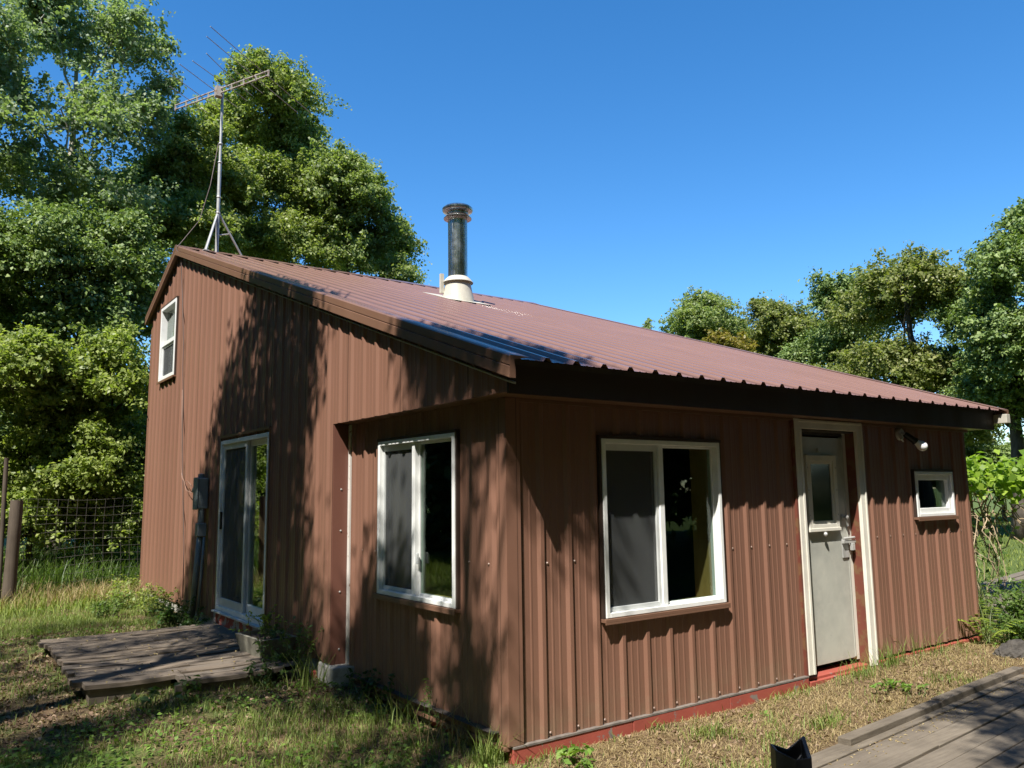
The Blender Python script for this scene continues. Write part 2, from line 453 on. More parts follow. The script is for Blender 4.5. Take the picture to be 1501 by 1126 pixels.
def rib_profile(a, b, phase, pitch=0.2325, h=0.019):
    k0 = int(math.floor((a - phase) / pitch)) - 1; k1 = int(math.ceil((b - phase) / pitch)) + 1
    pts = []
    for k in range(k0, k1 + 1):
        c = phase + k * pitch
        pts += [(c - 0.034, 0), (c - 0.014, h), (c + 0.014, h), (c + 0.034, 0)]
        for q in (0.086, 0.146): pts += [(c + q - 0.011, 0), (c + q - 0.005, 0.0028), (c + q + 0.005, 0.0028), (c + q + 0.011, 0)]
    pts.sort(); xs = [p[0] for p in pts]; os_ = [p[1] for p in pts]
    return lambda u: float(np.interp(u, xs, os_)), xs

def rib_wall(mb, P, u0, u1, phase, zb, zt, opens=(), extra=(), n0=0.0, flat=False):
    off, xs = rib_profile(u0, u1, phase)
    if flat: off = lambda u: 0.0; xs = []
    br = sorted(set([u0, u1] + [round(x, 5) for x in xs if u0 < x < u1] + [e for e in extra if u0 < e < u1] + [e for o_ in opens for e in o_[:2] if u0 < e < u1]))
    for a, b in zip(br[:-1], br[1:]):
        if b - a < 1e-5: continue
        mid = (a + b) / 2
        segs = [((zb(a), zb(b)), (zt(a), zt(b)))]
        for (p, q, r, t) in sorted([o_ for o_ in opens if o_[0] < mid < o_[1]], key=lambda e: e[2]):
            lo, hi = segs.pop()
            if r > lo[0] + 1e-4: segs.append((lo, (r, r)))
            segs.append(((t, t), hi))
        for lo, hi in segs:
            if hi[0] - lo[0] < 1e-4 and hi[1] - lo[1] < 1e-4: continue
            mb.quad(P(a, n0 + off(a), lo[0]), P(b, n0 + off(b), lo[1]), P(b, n0 + off(b), hi[1]), P(a, n0 + off(a), hi[0]))

FW = (0.79, 2.03, 0.68, 1.90)      # front window
LW = (0.58, 1.745, 0.757, 1.955)   # window in the porch side
SW = (4.985, 5.75, 1.24, 1.69)     # small window
UW = (7.92, 8.84, 3.28, 4.42)      # upper window in the gable
SD = (3.87, 5.50, 0.255, 2.178)    # sliding door
DO = (3.105, 4.0, -0.02, 2.062)    # door opening

def screws(mb, P, us, zs, off):
    for z in zs:
        for u in us:
            c = P(u, off, z); d = Vector(P(u, off + 1, z)) - Vector(c)
            mb.lathe(Vector(c) - d * 0.001, [(0.0105, 0), (0.010, 0.003), (0.006, 0.007), (0.0, 0.008)], 6, 1, d)

M_SCREW = plain('painted_screw', (0.27, 0.18, 0.14), 0.4)
mb = MB()
rib_wall(mb, P_front, 0.0, W_, 0.03, lambda u: 0.0, lambda u: GZ + 0.01, [FW, SW, DO])
inside = lambda u, z: any(o_[0] - .03 < u < o_[1] + .03 and o_[2] - .03 < z < o_[3] + .05 for o_ in (FW, SW, DO, (3.0, 4.1, 0, 2.2)))
for zrow in (1.075, 0.025):
    us = [0.03 + 0.2325 * k + 0.05 for k in range(27) if not inside(0.08 + 0.2325 * k, zrow)]
    screws(mb, P_front, us, [zrow], 0.0)
mb.build('front_wall', [M_WALL, M_SCREW], house, recalc=False)
mb = MB()
rib_wall(mb, P_left, 0.0, L_, 0.165, lambda u: 0.0, lambda u: GZ + 0.01, [LW])
screws(mb, P_left, [0.165 + 0.2325 * k + 0.05 for k in (0, 1, 7, 8)], [1.075], 0.0)
screws(mb, P_left, [0.165 + 0.2325 * k + 0.05 for k in range(9)], [0.025], 0.0)
mb.build('side_wall', [M_WALL, M_SCREW], house, recalc=False)
mb = MB()
rib_wall(mb, P_gable, YE, L_, 0.118, lambda u: GZ, lambda u: roof_z(u) - 0.06)
rib_wall(mb, P_gable, L_, BACK, 0.118, lambda u: 0.14, lambda u: roof_z(u) - 0.06, [UW, SD], [RIDGE])
screws(mb, P_gable, [2.93, 3.16, 3.4, 3.63], [1.0, 2.3], 0.0)
mb.build('gable_wall', [M_WALL, M_SCREW], house, recalc=False)
mb = MB(); rib_wall(mb, P_right, 0.0, BACK, 0.05, lambda u: -0.02, lambda u: roof_z(u) - 0.05, [], [RIDGE])
mb.build('end_wall', M_WALL, house, recalc=False)
mb = MB(); rib_wall(mb, P_back, GX, W_, 0.05, lambda u: 0.0, lambda u: roof_z(BACK) - 0.05)
mb.build('rear_wall', M_WALL, house, recalc=False)
# inner lining, floor and a partition keep the rooms dark
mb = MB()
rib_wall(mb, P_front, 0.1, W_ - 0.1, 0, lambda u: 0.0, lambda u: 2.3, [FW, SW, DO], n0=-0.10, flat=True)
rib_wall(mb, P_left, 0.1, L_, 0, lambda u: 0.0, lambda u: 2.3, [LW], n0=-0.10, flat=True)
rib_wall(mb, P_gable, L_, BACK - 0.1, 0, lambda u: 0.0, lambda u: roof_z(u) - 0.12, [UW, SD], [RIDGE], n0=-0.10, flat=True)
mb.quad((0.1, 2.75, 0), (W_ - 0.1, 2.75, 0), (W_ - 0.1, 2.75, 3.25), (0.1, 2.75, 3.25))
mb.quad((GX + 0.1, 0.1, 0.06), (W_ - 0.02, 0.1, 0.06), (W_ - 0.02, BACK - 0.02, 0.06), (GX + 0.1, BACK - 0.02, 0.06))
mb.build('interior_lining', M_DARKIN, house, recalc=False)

mb = MB()   # maroon return between the gable wall and the set back porch wall
mb.box(GX + 0.004, 0.002, L_ - 0.012, L_ + 0.004, 0.12, GZ - 0.002)
for z in (0.25, 0.72, 1.23, 1.58):
    mb.lathe((-0.085, L_ - 0.012, z), [(0.009, 0), (0.007, 0.005), (0, 0.007)], 8, 1, (0, -1, 0))
mb.build('return_flashing', [M_MAROON, M_GALV], house)
mb = MB(); mb.box(-0.026, -0.003, L_ - 0.050, L_ - 0.014, -0.02, GZ - 0.004)
mb.build('corner_board', M_PEEL, house, bevel=0.003)
mb = MB()   # outside corner cap where the two porch walls meet
mb.hexa([(-0.024, -0.024, 0.002), (0.085, -0.024, 0.002), (0.085, -0.021, 0.002), (-0.021, -0.021, 0.002),
         (-0.024, -0.024, GZ - 0.003), (0.085, -0.024, GZ - 0.003), (0.085, -0.021, GZ - 0.003), (-0.021, -0.021, GZ - 0.003)])
mb.box(-0.024, -0.021, -0.021, 0.085, 0.002, GZ - 0.003)
mb.build('corner_trim', M_WALL, house)

# base boards
def crooked(mb, P, u0, u1, n0, n1, zb, zt, step=0.55, j=0.008):
    us = np.linspace(u0, u1, max(2, int((u1 - u0) / step) + 1))
    for a, b in zip(us[:-1], us[1:]):
        dz = random.uniform(-j, j); dn = random.uniform(0, j)
        mb.obox(P, a + 0.002, b - 0.002, n0, n1 + dn, zb + dz, zt + random.uniform(-j, j) * 0.6)
mb = MB(); crooked(mb, P_front, 0.0, 3.02, -0.03, 0.030, -0.17, -0.012, 1.0); mb.build('base_board', M_RED, house, bevel=0.004)
mb = MB(); crooked(mb, P_front, 4.08, 6.12, -0.03, 0.026, -0.16, -0.02, 0.9); mb.build('base_board', M_RED, house, bevel=0.004)
mb = MB(); mb.obox(P_front, 0.0, 3.02, 0.0, 0.036, -0.0115, 0.0); mb.build('ledge_strip', M_LEDGE, house)
mb = MB(); crooked(mb, P_left, 0.02, 2.28, -0.075, -0.03, -0.26, -0.062, 0.8); mb.build('base_board', M_REDWHITE, house, bevel=0.004)
mb = MB(); mb.obox(P_left, 0.0, 2.28, 0.0, 0.042, -0.028, -0.002); mb.build('siding_base_trim', M_TRIM, house, bevel=0.002)
mb = MB(); mb.obox(P_gable, 3.80, 5.56, -0.03, 0.03, 0.03, 0.248); mb.build('base_board', M_REDWHITE, house, bevel=0.004)
mb = MB(); mb.obox(P_gable, 2.36, 3.79, -0.06, -0.02, -0.12, 0.16); mb.obox(P_gable, 5.57, BACK - 0.05, -0.06, -0.02, -0.12, 0.16)
mb.obox(P_left, 0.05, 2.3, -0.12, -0.09, -0.3, 0.0)
mb.build('foundation', M_CONC, house)

# roof
mb = MB()
off, xs = rib_profile(-0.235, 6.37, 0.072, 0.2375, 0.026)
xs = [-0.235] + [x for x in xs if -0.235 < x < 6.37] + [6.37]
ys = list(np.linspace(-0.345, RIDGE, 12)); yr = [RIDGE, 8.8, 9.70]
for a, b in zip(xs[:-1], xs[1:]):
    oa, ob = off(a), off(b)
    if b > 6.33: oa = ob = 0.0
    for c, d in zip(ys[:-1], ys[1:]): mb.quad((a, c, roof_z(c) + oa), (b, c, roof_z(c) + ob), (b, d, roof_z(d) + ob), (a, d, roof_z(d) + oa))
    for c, d in zip(yr[:-1], yr[1:]): mb.quad((a, c, roof_z(c) + oa), (b, c, roof_z(c) + ob), (b, d, roof_z(d) + ob), (a, d, roof_z(d) + oa))
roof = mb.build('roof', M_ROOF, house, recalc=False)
mb = MB()
mb.hexa([(-0.15, -0.27, roof_z(-0.27) - 0.05), (6.33, -0.27, roof_z(-0.27) - 0.05), (6.33, RIDGE, RZ - 0.05), (-0.15, RIDGE, RZ - 0.05),
         (-0.15, -0.27, roof_z(-0.27) - 0.012), (6.33, -0.27, roof_z(-0.27) - 0.012), (6.33, RIDGE, RZ - 0.012), (-0.15, RIDGE, RZ - 0.012)])
mb.hexa([(-0.15, RIDGE + .002, RZ - 0.05), (6.33, RIDGE + .002, RZ - 0.05), (6.33, 9.66, roof_z(9.66) - 0.05), (-0.15, 9.66, roof_z(9.66) - 0.05),
         (-0.15, RIDGE + .002, RZ - 0.012), (6.33, RIDGE + .002, RZ - 0.012), (6.33, 9.66, roof_z(9.66) - 0.012), (-0.15, 9.66, roof_z(9.66) - 0.012)])
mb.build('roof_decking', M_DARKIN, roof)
mb = MB()
for i in range(3):
    x0, x1 = -0.25 + i * 2.21, -0.25 + (i + 1) * 2.21 - 0.004; h = 0.024 + 0.004 * (i % 2)
    mb.hexa([(x0, RIDGE - 0.17, roof_z(RIDGE - 0.17) + h), (x1, RIDGE - 0.17, roof_z(RIDGE - 0.17) + h), (x1, RIDGE, RZ + h), (x0, RIDGE, RZ + h),
             (x0, RIDGE - 0.17, roof_z(RIDGE - 0.17) + h + .004), (x1, RIDGE - 0.17, roof_z(RIDGE - 0.17) + h + .004), (x1, RIDGE, RZ + h + .016), (x0, RIDGE, RZ + h + .016)])
    mb.hexa([(x0, RIDGE + .001, RZ + h), (x1, RIDGE + .001, RZ + h), (x1, RIDGE + .17, roof_z(RIDGE + .17) + h), (x0, RIDGE + .17, roof_z(RIDGE + .17) + h),
             (x0, RIDGE + .001, RZ + h + .016), (x1, RIDGE + .001, RZ + h + .016), (x1, RIDGE + .17, roof_z(RIDGE + .17) + h + .004), (x0, RIDGE + .17, roof_z(RIDGE + .17) + h + .004)])
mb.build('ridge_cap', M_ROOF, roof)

def sweep(mb, prof, path, closed=False):
    n = len(prof); base = len(mb.v)
    for (y, z) in path:
        for (x, dz) in prof: mb.v.append((x, y, z + dz))
    for i in range(len(path) - 1):
        for k in range(n if closed else n - 1):
            a = base + i * n + k; b = base + i * n + (k + 1) % n
            mb.f.append((a, b, b + n, a + n)); mb.m.append(0)
    if closed:
        mb.f.append(tuple(base + k for k in range(n))); mb.m.append(0)
        e = base + (len(path) - 1) * n; mb.f.append(tuple(e + k for k in range(n))[::-1]); mb.m.append(0)
rake = [(-0.10, 0.024), (-0.238, 0.026), (-0.25, 0.018), (-0.25, -0.035), (-0.242, -0.041), (-0.25, -0.047), (-0.25, -0.112), (-0.205, -0.112), (-0.205, -0.06), (-0.215, 0.0), (-0.10, 0.021)]
def piece(y0, y1): return [(y0, roof_z(y0)), (y1, roof_z(y1))]
for y0, y1 in ((-0.385, 3.18), (3.19, 6.78), (6.79, RIDGE), (RIDGE + 0.002, 9.72)):
    mb = MB(); sweep(mb, rake, piece(y0, y1), True); mb.build('rake_trim', M_TRIM, house)
mb = MB()
sweep(mb, [(-0.206, -0.105), (-0.164, -0.105), (-0.164, -0.115), (-0.206, -0.115)], piece(-0.35, RIDGE), True)
sweep(mb, [(-0.206, -0.105), (-0.164, -0.105), (-0.164, -0.115), (-0.206, -0.115)], piece(RIDGE + .002, 9.66), True)
mb.build('rake_soffit', M_DTRIM, house)
mb = MB()
for i, (y0, y1) in enumerate(((-0.33, 1.2), (1.205, 3.0), (3.005, 5.4), (5.405, 7.7))):
    sweep(mb, [(-0.190, -0.146 - 0.002 * (i % 2)), (-0.164, -0.144), (-0.164, -0.158), (-0.190, -0.156)], piece(y0, y1), True)
mb.build('siding_top_trim', M_FLASH, house)
rr = [(6.22, 0.024), (6.385, 0.026), (6.395, 0.018), (6.395, -0.112), (6.36, -0.112), (6.36, 0.0), (6.22, 0.021)]
for y0, y1 in ((-0.37, RIDGE), (RIDGE + .002, 9.72)):
    mb = MB(); sweep(mb, rr, piece(y0, y1), True); mb.build('rake_trim', M_TRIM, house)
mb = MB(); mb.box(6.275, 6.358, -0.395, -0.16, 2.20, 2.295); mb.build('rake_lit_face', M_FLASH, house, bevel=0.004)  # pale colour stands in for sunlight on the rake trim's inner face
mb = MB(); mb.box(-0.17, 6.27, -0.264, -0.246, 2.132, 2.335); mb.build('eave_fascia', M_DTRIM, house)
mb = MB(); mb.box(-0.158, 6.265, -0.244, -0.002, 2.143, 2.160); mb.box(-0.158, -0.002, 0.0, L_ - 0.014, 2.143, 2.160)
mb.box(W_ + 0.002, 6.265, 0.0, BACK, 2.143, 2.160)
mb.build('soffit', M_TRIM, house)
mb = MB(); mb.box(-0.02, 6.2, -0.020, -0.003, 2.118, 2.1425); mb.build('soffit_moulding', M_TRIM, house)

# chimney
cz = 4.18; cc = (2.83, 5.05)
mb = MB(); mb.lathe((*cc, 0), [(0.135, cz + 0.05)] + [(0.135, z) for z in (4.5, 4.7, 4.9, 5.1, 5.3, 5.40)], 48)
chim = mb.build('chimney', M_STEEL, house, smooth=True)
mb = MB(); mb.lathe((*cc, 0), [(0.235, cz - 0.06), (0.215, cz + 0.05), (0.17, cz + 0.275), (0.136, cz + 0.28)], 40)
def rp(x, y, h=0.028): return (x, y, roof_z(y) + h)
mb.hexa([rp(2.47, 4.70), rp(3.15, 4.70), rp(3.15, 5.40), rp(2.47, 5.40), rp(2.47, 4.70, .032), rp(3.15, 4.70, .032), rp(3.15, 5.40, .032), rp(2.47, 5.40, .032)])
mb.box(2.585, 2.635, 5.10, 5.14, cz + 0.1, cz + 0.37)
mb.build('flashing', M_FLASH, chim, smooth=True)
mb = MB(); mb.lathe((*cc, 0), [(0.212, cz + 0.25), (0.214, cz + 0.255), (0.175, cz + 0.305), (0.142, cz + 0.335), (0.136, cz + 0.335)], 40)
mb.build('storm_collar', M_FLASH, chim, smooth=True)
mb = MB(); mb.lathe((*cc, 0), [(0.136, 5.37), (0.195, 5.355), (0.198, 5.365), (0.150, 5.415), (0.150, 5.42), (0.150, 5.445), (0.205, 5.462), (0.215, 5.478), (0.215, 5.505), (0.19, 5.53), (0.06, 5.575), (0.0, 5.578)], 48)
mb.build('rain_cap', M_STEEL, chim, smooth=True)

# ------------------------------------------------------------------ windows
def frame4(mb, P, u0, u1, z0, z1, w, n0, n1, wb=None, wt=None):
    wb = wb or w; wt = wt or w
    mb.obox(P, u0, u0 + w, n0, n1, z0, z1); mb.obox(P, u1 - w, u1, n0, n1, z0, z1)
    mb.obox(P, u0 + w, u1 - w, n0, n1, z0, z0 + wb); mb.obox(P, u0 + w, u1 - w, n0, n1, z1 - wt, z1)

def casing(P, o_, win, top=True):
    u0, u1, z0, z1 = o_; mb = MB()
    mb.obox(P, u0 - 0.022, u0 - 0.001, 0.0, 0.026, z0 - 0.006, z1 + 0.02); mb.obox(P, u1 + 0.001, u1 + 0.022, 0.0, 0.026, z0 - 0.006, z1 + 0.02)
    if top: mb.obox(P, u0 - 0.02, u1 + 0.02, 0.0, 0.034, z1 + 0.001, z1 + 0.022)
    mb.build('casing', M_DTRIM, win)
    mb = MB(); mb.obox(P, u0 - 0.025, u1 + 0.025, 0.0, 0.052, z0 - 0.026, z0 - 0.003); mb.obox(P, u0 - 0.025, u1 + 0.025, 0.045, 0.052, z0 - 0.04, z0 - 0.026)
    mb.build('sill', M_TRIM, win, bevel=0.002)

def lining(P, o_, win, d=0.11, m=None):
    u0, u1, z0, z1 = o_; mb = MB()
    mb.obox(P, u0, u0 + 0.016, -0.10 - d, -0.072, z0, z1); mb.obox(P, u1 - 0.016, u1, -0.10 - d, -0.072, z0, z1)
    mb.obox(P, u0 + 0.016, u1 - 0.016, -0.10 - d, -0.072, z0, z0 + 0.016); mb.obox(P, u0 + 0.016, u1 - 0.016, -0.10 - d, -0.072, z1 - 0.016, z1)
    mb.build('inner_lining', m or M_INWOOD, win)

def slider(P, o_, um, screen_low, name='window', fw=0.034):
    """horizontal slider; the insect screen covers the low-u half if screen_low"""
    u0, u1, z0, z1 = o_; mb = MB()
    frame4(mb, P, u0, u1, z0, z1, fw, -0.07, 0.036)
    win = mb.build(name, M_WHITE, house, bevel=0.004)
    mb = MB(); mb.obox(P, um - 0.024, um + 0.024, -0.066, 0.018, z0 + fw, z1 - fw); mb.build('mullion', M_WHITE, win, bevel=0.003)
    a, b = (u0 + fw, um - 0.026) if screen_low else (um + 0.026, u1 - fw)
    c, d = (um + 0.026, u1 - fw) if screen_low else (u0 + fw, um - 0.026)
    mb = MB(); frame4(mb, P, a + .001, b - .001, z0 + fw + .001, z1 - fw - .001, 0.024, -0.022, 0.004, 0.030, 0.045); mb.build('sash', M_SASH, win, bevel=0.002)
    mb = MB(); mb.obox(P, a + 0.025, b - 0.025, -0.012, -0.010, z0 + fw + 0.031, z1 - fw - 0.046); mb.build('screen', M_SCREEN, win)
    mb = MB(); frame4(mb, P, c + .001, d - .001, z0 + fw + .001, z1 - fw - .001, 0.016, -0.045, -0.012); mb.build('sash', M_WHITE, win, bevel=0.002)
    mb = MB(); mb.obox(P, a + 0.005, b - 0.005, -0.062, -0.057, z0 + fw, z1 - fw); mb.build('pane', M_GLASS, win)
    mb = MB(); mb.obox(P, c + 0.017, d - 0.017, -0.030, -0.025, z0 + fw + .017, z1 - fw - .017); mb.build('pane', M_GLASS, win)
    casing(P, o_, win)
    return win
w1 = slider(P_front, FW, 1.385, True); w1['label'] = 'front slider window, pine lining inside its clear right pane'
lining(P_front, FW, w1, 0.16)
w2 = slider(P_left, LW, 1.185, False); w2['label'] = 'tall slider window in the porch side wall'
lining(P_left, LW, w2, 0.12)
def latch(P, u, z, win):
    mb = MB(); mb.obox(P, u - 0.012, u + 0.012, 0.006, 0.022, z - 0.04, z + 0.04); mb.build('latch', M_SASH, win, bevel=0.003)
latch(P_left, 1.13, 1.06, w2)

# small window by the door: wide white frame
mb = MB(); frame4(mb, P_front, *SW, 0.032, -0.06, 0.034); w3 = mb.build('window', M_WHITE, house, bevel=0.004)
w3['label'] = 'small square window in a wide white frame'
a = (SW[0] + .033, SW[1] - .033, SW[2] + .033, SW[3] - .033)
mb = MB(); frame4(mb, P_front, *a, 0.052, -0.05, 0.014); mb.build('sash', M_WHITE, w3, bevel=0.004)
mb = MB(); mb.obox(P_front, a[0] + .05, a[1] - .05, -0.028, -0.022, a[2] + .05, a[3] - .05); mb.build('pane', M_GLASS, w3)
casing(P_front, SW, w3); lining(P_front, SW, w3, 0.04, M_WHITE)

# double hung window high in the gable
mb = MB(); frame4(mb, P_gable, *UW, 0.05, -0.07, 0.036); w4 = mb.build('window', M_WHITE, house, bevel=0.004)
w4['label'] = 'double hung window high in the gable'
um_ = 3.845
mb = MB(); mb.obox(P_gable, UW[0] + .05, UW[1] - .05, -0.05, 0.014, um_ - 0.03, um_ + 0.03); mb.build('meeting_rail', M_WHITE, w4, bevel=0.003)
mb = MB(); frame4(mb, P_gable, UW[0] + .051, UW[1] - .051, UW[2] + .051, um_ - .031, 0.028, -0.03, -0.004); mb.build('sash', M_SASH, w4)
mb = MB(); mb.obox(P_gable, UW[0] + .08, UW[1] - .08, -0.018, -0.016, UW[2] + .08, um_ - .06); mb.build('screen', M_SCREEN, w4)
for z0, z1 in ((UW[2] + .05, um_ - .03), (um_ + .03, UW[3] - .05)):
    mb = MB(); mb.obox(P_gable, UW[0] + .05, UW[1] - .05, -0.06, -0.055, z0, z1); mb.build('pane', M_GLASS, w4)
casing(P_gable, UW, w4, True)
lining(P_gable, UW, w4, 0.05, M_WHITE)

# sliding glass door
u0, u1, z0, z1 = SD
mb = MB(); frame4(mb, P_gable, u0, u1, z0, z1, 0.045, -0.09, 0.032, 0.05, 0.045); sd = mb.build('sliding_door', M_WHITE, house, bevel=0.004)
mb = MB(); mb.obox(P_gable, u0 - 0.02, u1 + 0.02, 0.0, 0.07, z0 - 0.022, z0 - 0.002); mb.build('threshold', M_SASH, sd, bevel=0.003)
mb = MB(); mb.obox(P_gable, u0 - .03, u0 - .001, 0, .03, z0 - .01, z1 + .03); mb.obox(P_gable, u1 + .001, u1 + .03, 0, .03, z0 - .01, z1 + .03); mb.obox(P_gable, u0 - .03, u1 + .03, 0, .04, z1 + .031, z1 + .06)
mb.build('casing', M_TRIM, sd)
um_ = 4.60
mb = MB(); frame4(mb, P_gable, um_ - .02, u1 - .046, z0 + .051, z1 - .046, 0.06, -0.02, 0.012, 0.09, 0.06); mb.build('screen_door', M_SASH, sd, bevel=0.003)
mb = MB(); mb.obox(P_gable, um_ + .04, u1 - .106, -0.005, -0.003, z0 + .14, z1 - .106); mb.build('screen', M_SCREEN, sd)
mb = MB(); frame4(mb, P_gable, u0 + .046, um_ + .03, z0 + .051, z1 - .046, 0.055, -0.06, -0.024, 0.09, 0.06); mb.build('sash', M_WHITE, sd, bevel=0.003)
mb = MB(); mb.obox(P_gable, u0 + .10, um_ - .025, -0.045, -0.039, z0 + .14, z1 - .105); mb.build('pane', M_GLASS, sd)
mb = MB(); mb.obox(P_gable, um_ + .03, u1 - .05, -0.085, -0.079, z0 + .05, z1 - .05); mb.build('pane', M_GLASS, sd)
mb = MB(); mb.obox(P_gable, u1 - .098, u1 - .058, 0.012, 0.035, 1.16, 1.36); mb.build('handle', M_BLACK, sd, bevel=0.006)
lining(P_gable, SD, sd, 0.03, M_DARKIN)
mb = MB()   # a pale curtain hanging in folds behind the sliding panel
us = np.linspace(4.95, 5.36, 40)
for a, b in zip(us[:-1], us[1:]):
    na, nb = -0.22 + 0.02 * math.sin(a * 60), -0.22 + 0.02 * math.sin(b * 60)
    mb.quad(P_gable(a, na, z0 + .05), P_gable(b, nb, z0 + .05), P_gable(b, nb, z1 - .06), P_gable(a, na, z1 - .06))
mb.build('curtain', plain('pale_curtain', (0.45, 0.44, 0.42), 0.9), sd, smooth='all')

# ------------------------------------------------------------------ entrance door
mb = MB()
mb.obox(P_front, 3.035, 3.122, 0.0, 0.034, 0.0, 2.14); mb.obox(P_front, 3.985, 4.075, 0.0, 0.034, -0.05, 2.14); mb.obox(P_front, 3.1225, 3.9845, 0.0, 0.032, 2.055, 2.138)
mb.obox(P_front, 3.09, 3.118, 0.034, 0.042, 0.0, 2.05); mb.obox(P_front, 4.05, 4.072, 0.034, 0.042, -0.05, 2.13); mb.obox(P_front, 3.09, 4.07, 0.032, 0.040, 2.112, 2.134)
mb.build('door_trim', M_CREAM, house, bevel=0.003)
mb = MB(); mb.obox(P_front, 3.010, 3.034, 0.0, 0.024, -0.05, 2.12); mb.build('side_strip', M_JAMB, house)
mb = MB()
mb.obox(P_front, 3.108, 3.128, -0.16, 0.0, -0.02, 2.06); mb.obox(P_front, 3.978, 3.998, -0.16, 0.0, -0.05, 2.06)
mb.build('door_jamb', M_JAMB, house)
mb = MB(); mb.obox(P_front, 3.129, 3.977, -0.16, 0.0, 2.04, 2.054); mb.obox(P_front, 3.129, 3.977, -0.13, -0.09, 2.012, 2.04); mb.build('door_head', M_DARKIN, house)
mb = MB(); mb.obox(P_front, 3.935, 3.977, -0.13, -0.085, 0.0, 2.04); mb.build('door_stop', M_CREAM, house)
mb = MB(); mb.obox(P_front, 3.03, 4.06, -0.18, -0.01, -0.16, -0.035); mb.obox(P_front, 3.05, 3.92, -0.009, 0.03, -0.15, -0.055); mb.build('threshold', M_RED, house, bevel=0.005)
mb = MB(); mb.obox(P_front, 3.15, 3.925, -0.125, -0.082, 0.022, 1.995)
mb.obox(P_front, 3.152, 3.166, -0.082, -0.078, 0.03, 1.99); mb.obox(P_front, 3.90, 3.922, -0.082, -0.077, 0.03, 1.99)
door = mb.build('door', M_DOOR, house, bevel=0.003)
mb = MB(); frame4(mb, P_front, 3.295, 3.755, 1.17, 1.83, 0.05, -0.082, -0.052); frame4(mb, P_front, 3.345, 3.705, 1.22, 1.78, 0.028, -0.078, -0.062)
mb.obox(P_front, 3.285, 3.765, -0.082, -0.046, 1.155, 1.185)
wf = mb.build('window_frame', M_CREAM, door, bevel=0.003)
mb = MB(); mb.obox(P_front, 3.37, 3.68, -0.079, -0.073, 1.245, 1.755); mb.build('pane', glass_mat('door_glass', (0.16, 0.22, 0.22), 0.03, 0.12), door)
for u in (3.31, 3.74):
    for z in (1.30, 1.52, 1.72): mb = MB(); mb.lathe(P_front(u, -0.052, z), [(0.008, 0), (0.005, 0.004), (0, 0.005)], 8, 0, (0, -1, 0)); mb.build('bolt', M_GALV, door)
mb = MB(); mb.lathe(P_front(3.51, -0.05, 1.13), [(0.022, 0), (0.022, .008), (0.012, 0.02), (0, 0.024)], 12, 0, (0, -1, 0))
mb.build('peephole', M_GALV, door)
mb = MB(); mb.obox(P_front, 3.495, 3.525, -0.08, -0.055, 1.86, 1.89)
mb.build('bolt', M_GALV, door)
mb = MB(); mb.obox(P_front, 3.80, 3.90, -0.081, -0.070, 0.905, 1.075); mb.build('latch_plate', M_GALV, door, bevel=0.003)
mb = MB(); mb.obox(P_front, 3.79, 3.99, -0.069, -0.045, 1.035, 1.065); mb.tube([P_front(3.80, -0.05, 1.08), P_front(3.96, -0.045, 1.085)], 0.012, 8); mb.obox(P_front, 3.90, 3.94, -0.06, -0.03, 0.97, 1.035)
mb.build('hasp', M_GALV, door, bevel=0.003)
mb = MB(); mb.lathe(P_front(3.85, -0.081, 1.27), [(0.03, 0), (0.03, 0.008), (0.014, 0.014), (0.012, 0.035), (0.02, 0.05), (0.0, 0.056)], 16, 0, (0, -1, 0)); mb.beam(P_front(3.85, -0.05, 1.26), P_front(3.875, -0.05, 1.19), 0.012, 0.012)
mb.build('knob', M_GALV, door, smooth=True)
mb = MB(); mb.obox(P_front, 3.162, 3.235, -0.081, -0.072, 0.95, 1.10); mb.obox(P_front, 3.165, 3.23, -0.072, -0.062, 1.09, 1.105); mb.build('hinge_plate', M_GALV, door, bevel=0.003)

# ------------------------------------------------------------------ things on and by the house
ant = thing('tv_antenna', 'old rusty television antenna on a tall tripod mast at the roof peak', 'antenna', (0.34, 7.9, RZ + 0.03))
AX, AY, AT = 0.34, 7.9, 7.70
mb = MB(); mb.tube([(AX, AY, RZ + 0.02), (AX, AY, 6.6)], 0.026, 12); mb.tube([(AX, AY, 6.55), (AX, AY, AT + 0.05)], 0.020, 12)
for z in (5.80, 6.05, 6.6, 6.9): mb.lathe((AX, AY, z), [(0.030, -0.012), (0.036, 0), (0.030, 0.012)], 12)
mb.build('mast', M_GALV, ant, smooth=True)
for (fx, fy) in ((0.13, 7.70), (0.78, 8.0), (0.20, 8.25)):
    mb = MB(); mb.tube([(AX + 0.02 * (fx - AX), AY, 5.80), (fx, fy, roof_z(fy) + 0.04)], 0.017, 8)
    mb.obox(lambda u, n, z: (u, n, z), fx - 0.04, fx + 0.04, fy - 0.03, fy + 0.03, roof_z(fy) + 0.030, roof_z(fy) + 0.045)
    mb.build('leg', M_GALV, ant)
mb = MB(); mb.tube([(AX, AY, 5.45), (0.55, 7.95, 5.52)], 0.010, 6); mb.build('brace', M_GALV, ant)
BD = Vector((0.41, -0.912, 0)).normalized(); ED = Vector((0.79, 0.613, 0)).normalized()
bc = Vector((AX - 0.08, AY - 0.08, AT))
mb = MB()
mb.tube([bc - BD * 1.0 + Vector((0, 0, .035)), bc + BD * 1.06 + Vector((0, 0, .035))], 0.011, 8)
mb.tube([bc - BD * 1.0 - Vector((0, 0, .035)), bc + BD * 1.06 - Vector((0, 0, .035))], 0.011, 8)
for t in np.linspace(-1.0, 1.06, 9): mb.beam(bc + BD * float(t) + Vector((0, 0, -.055)), bc + BD * float(t) + Vector((0, 0, .05)), 0.022, 0.022, up=(1, 0, 0))
mb.box(bc.x - 0.05, bc.x + 0.05, bc.y - 0.05, bc.y + 0.05, AT - 0.09, AT + 0.07)
mb.build('boom', M_RUST, ant)
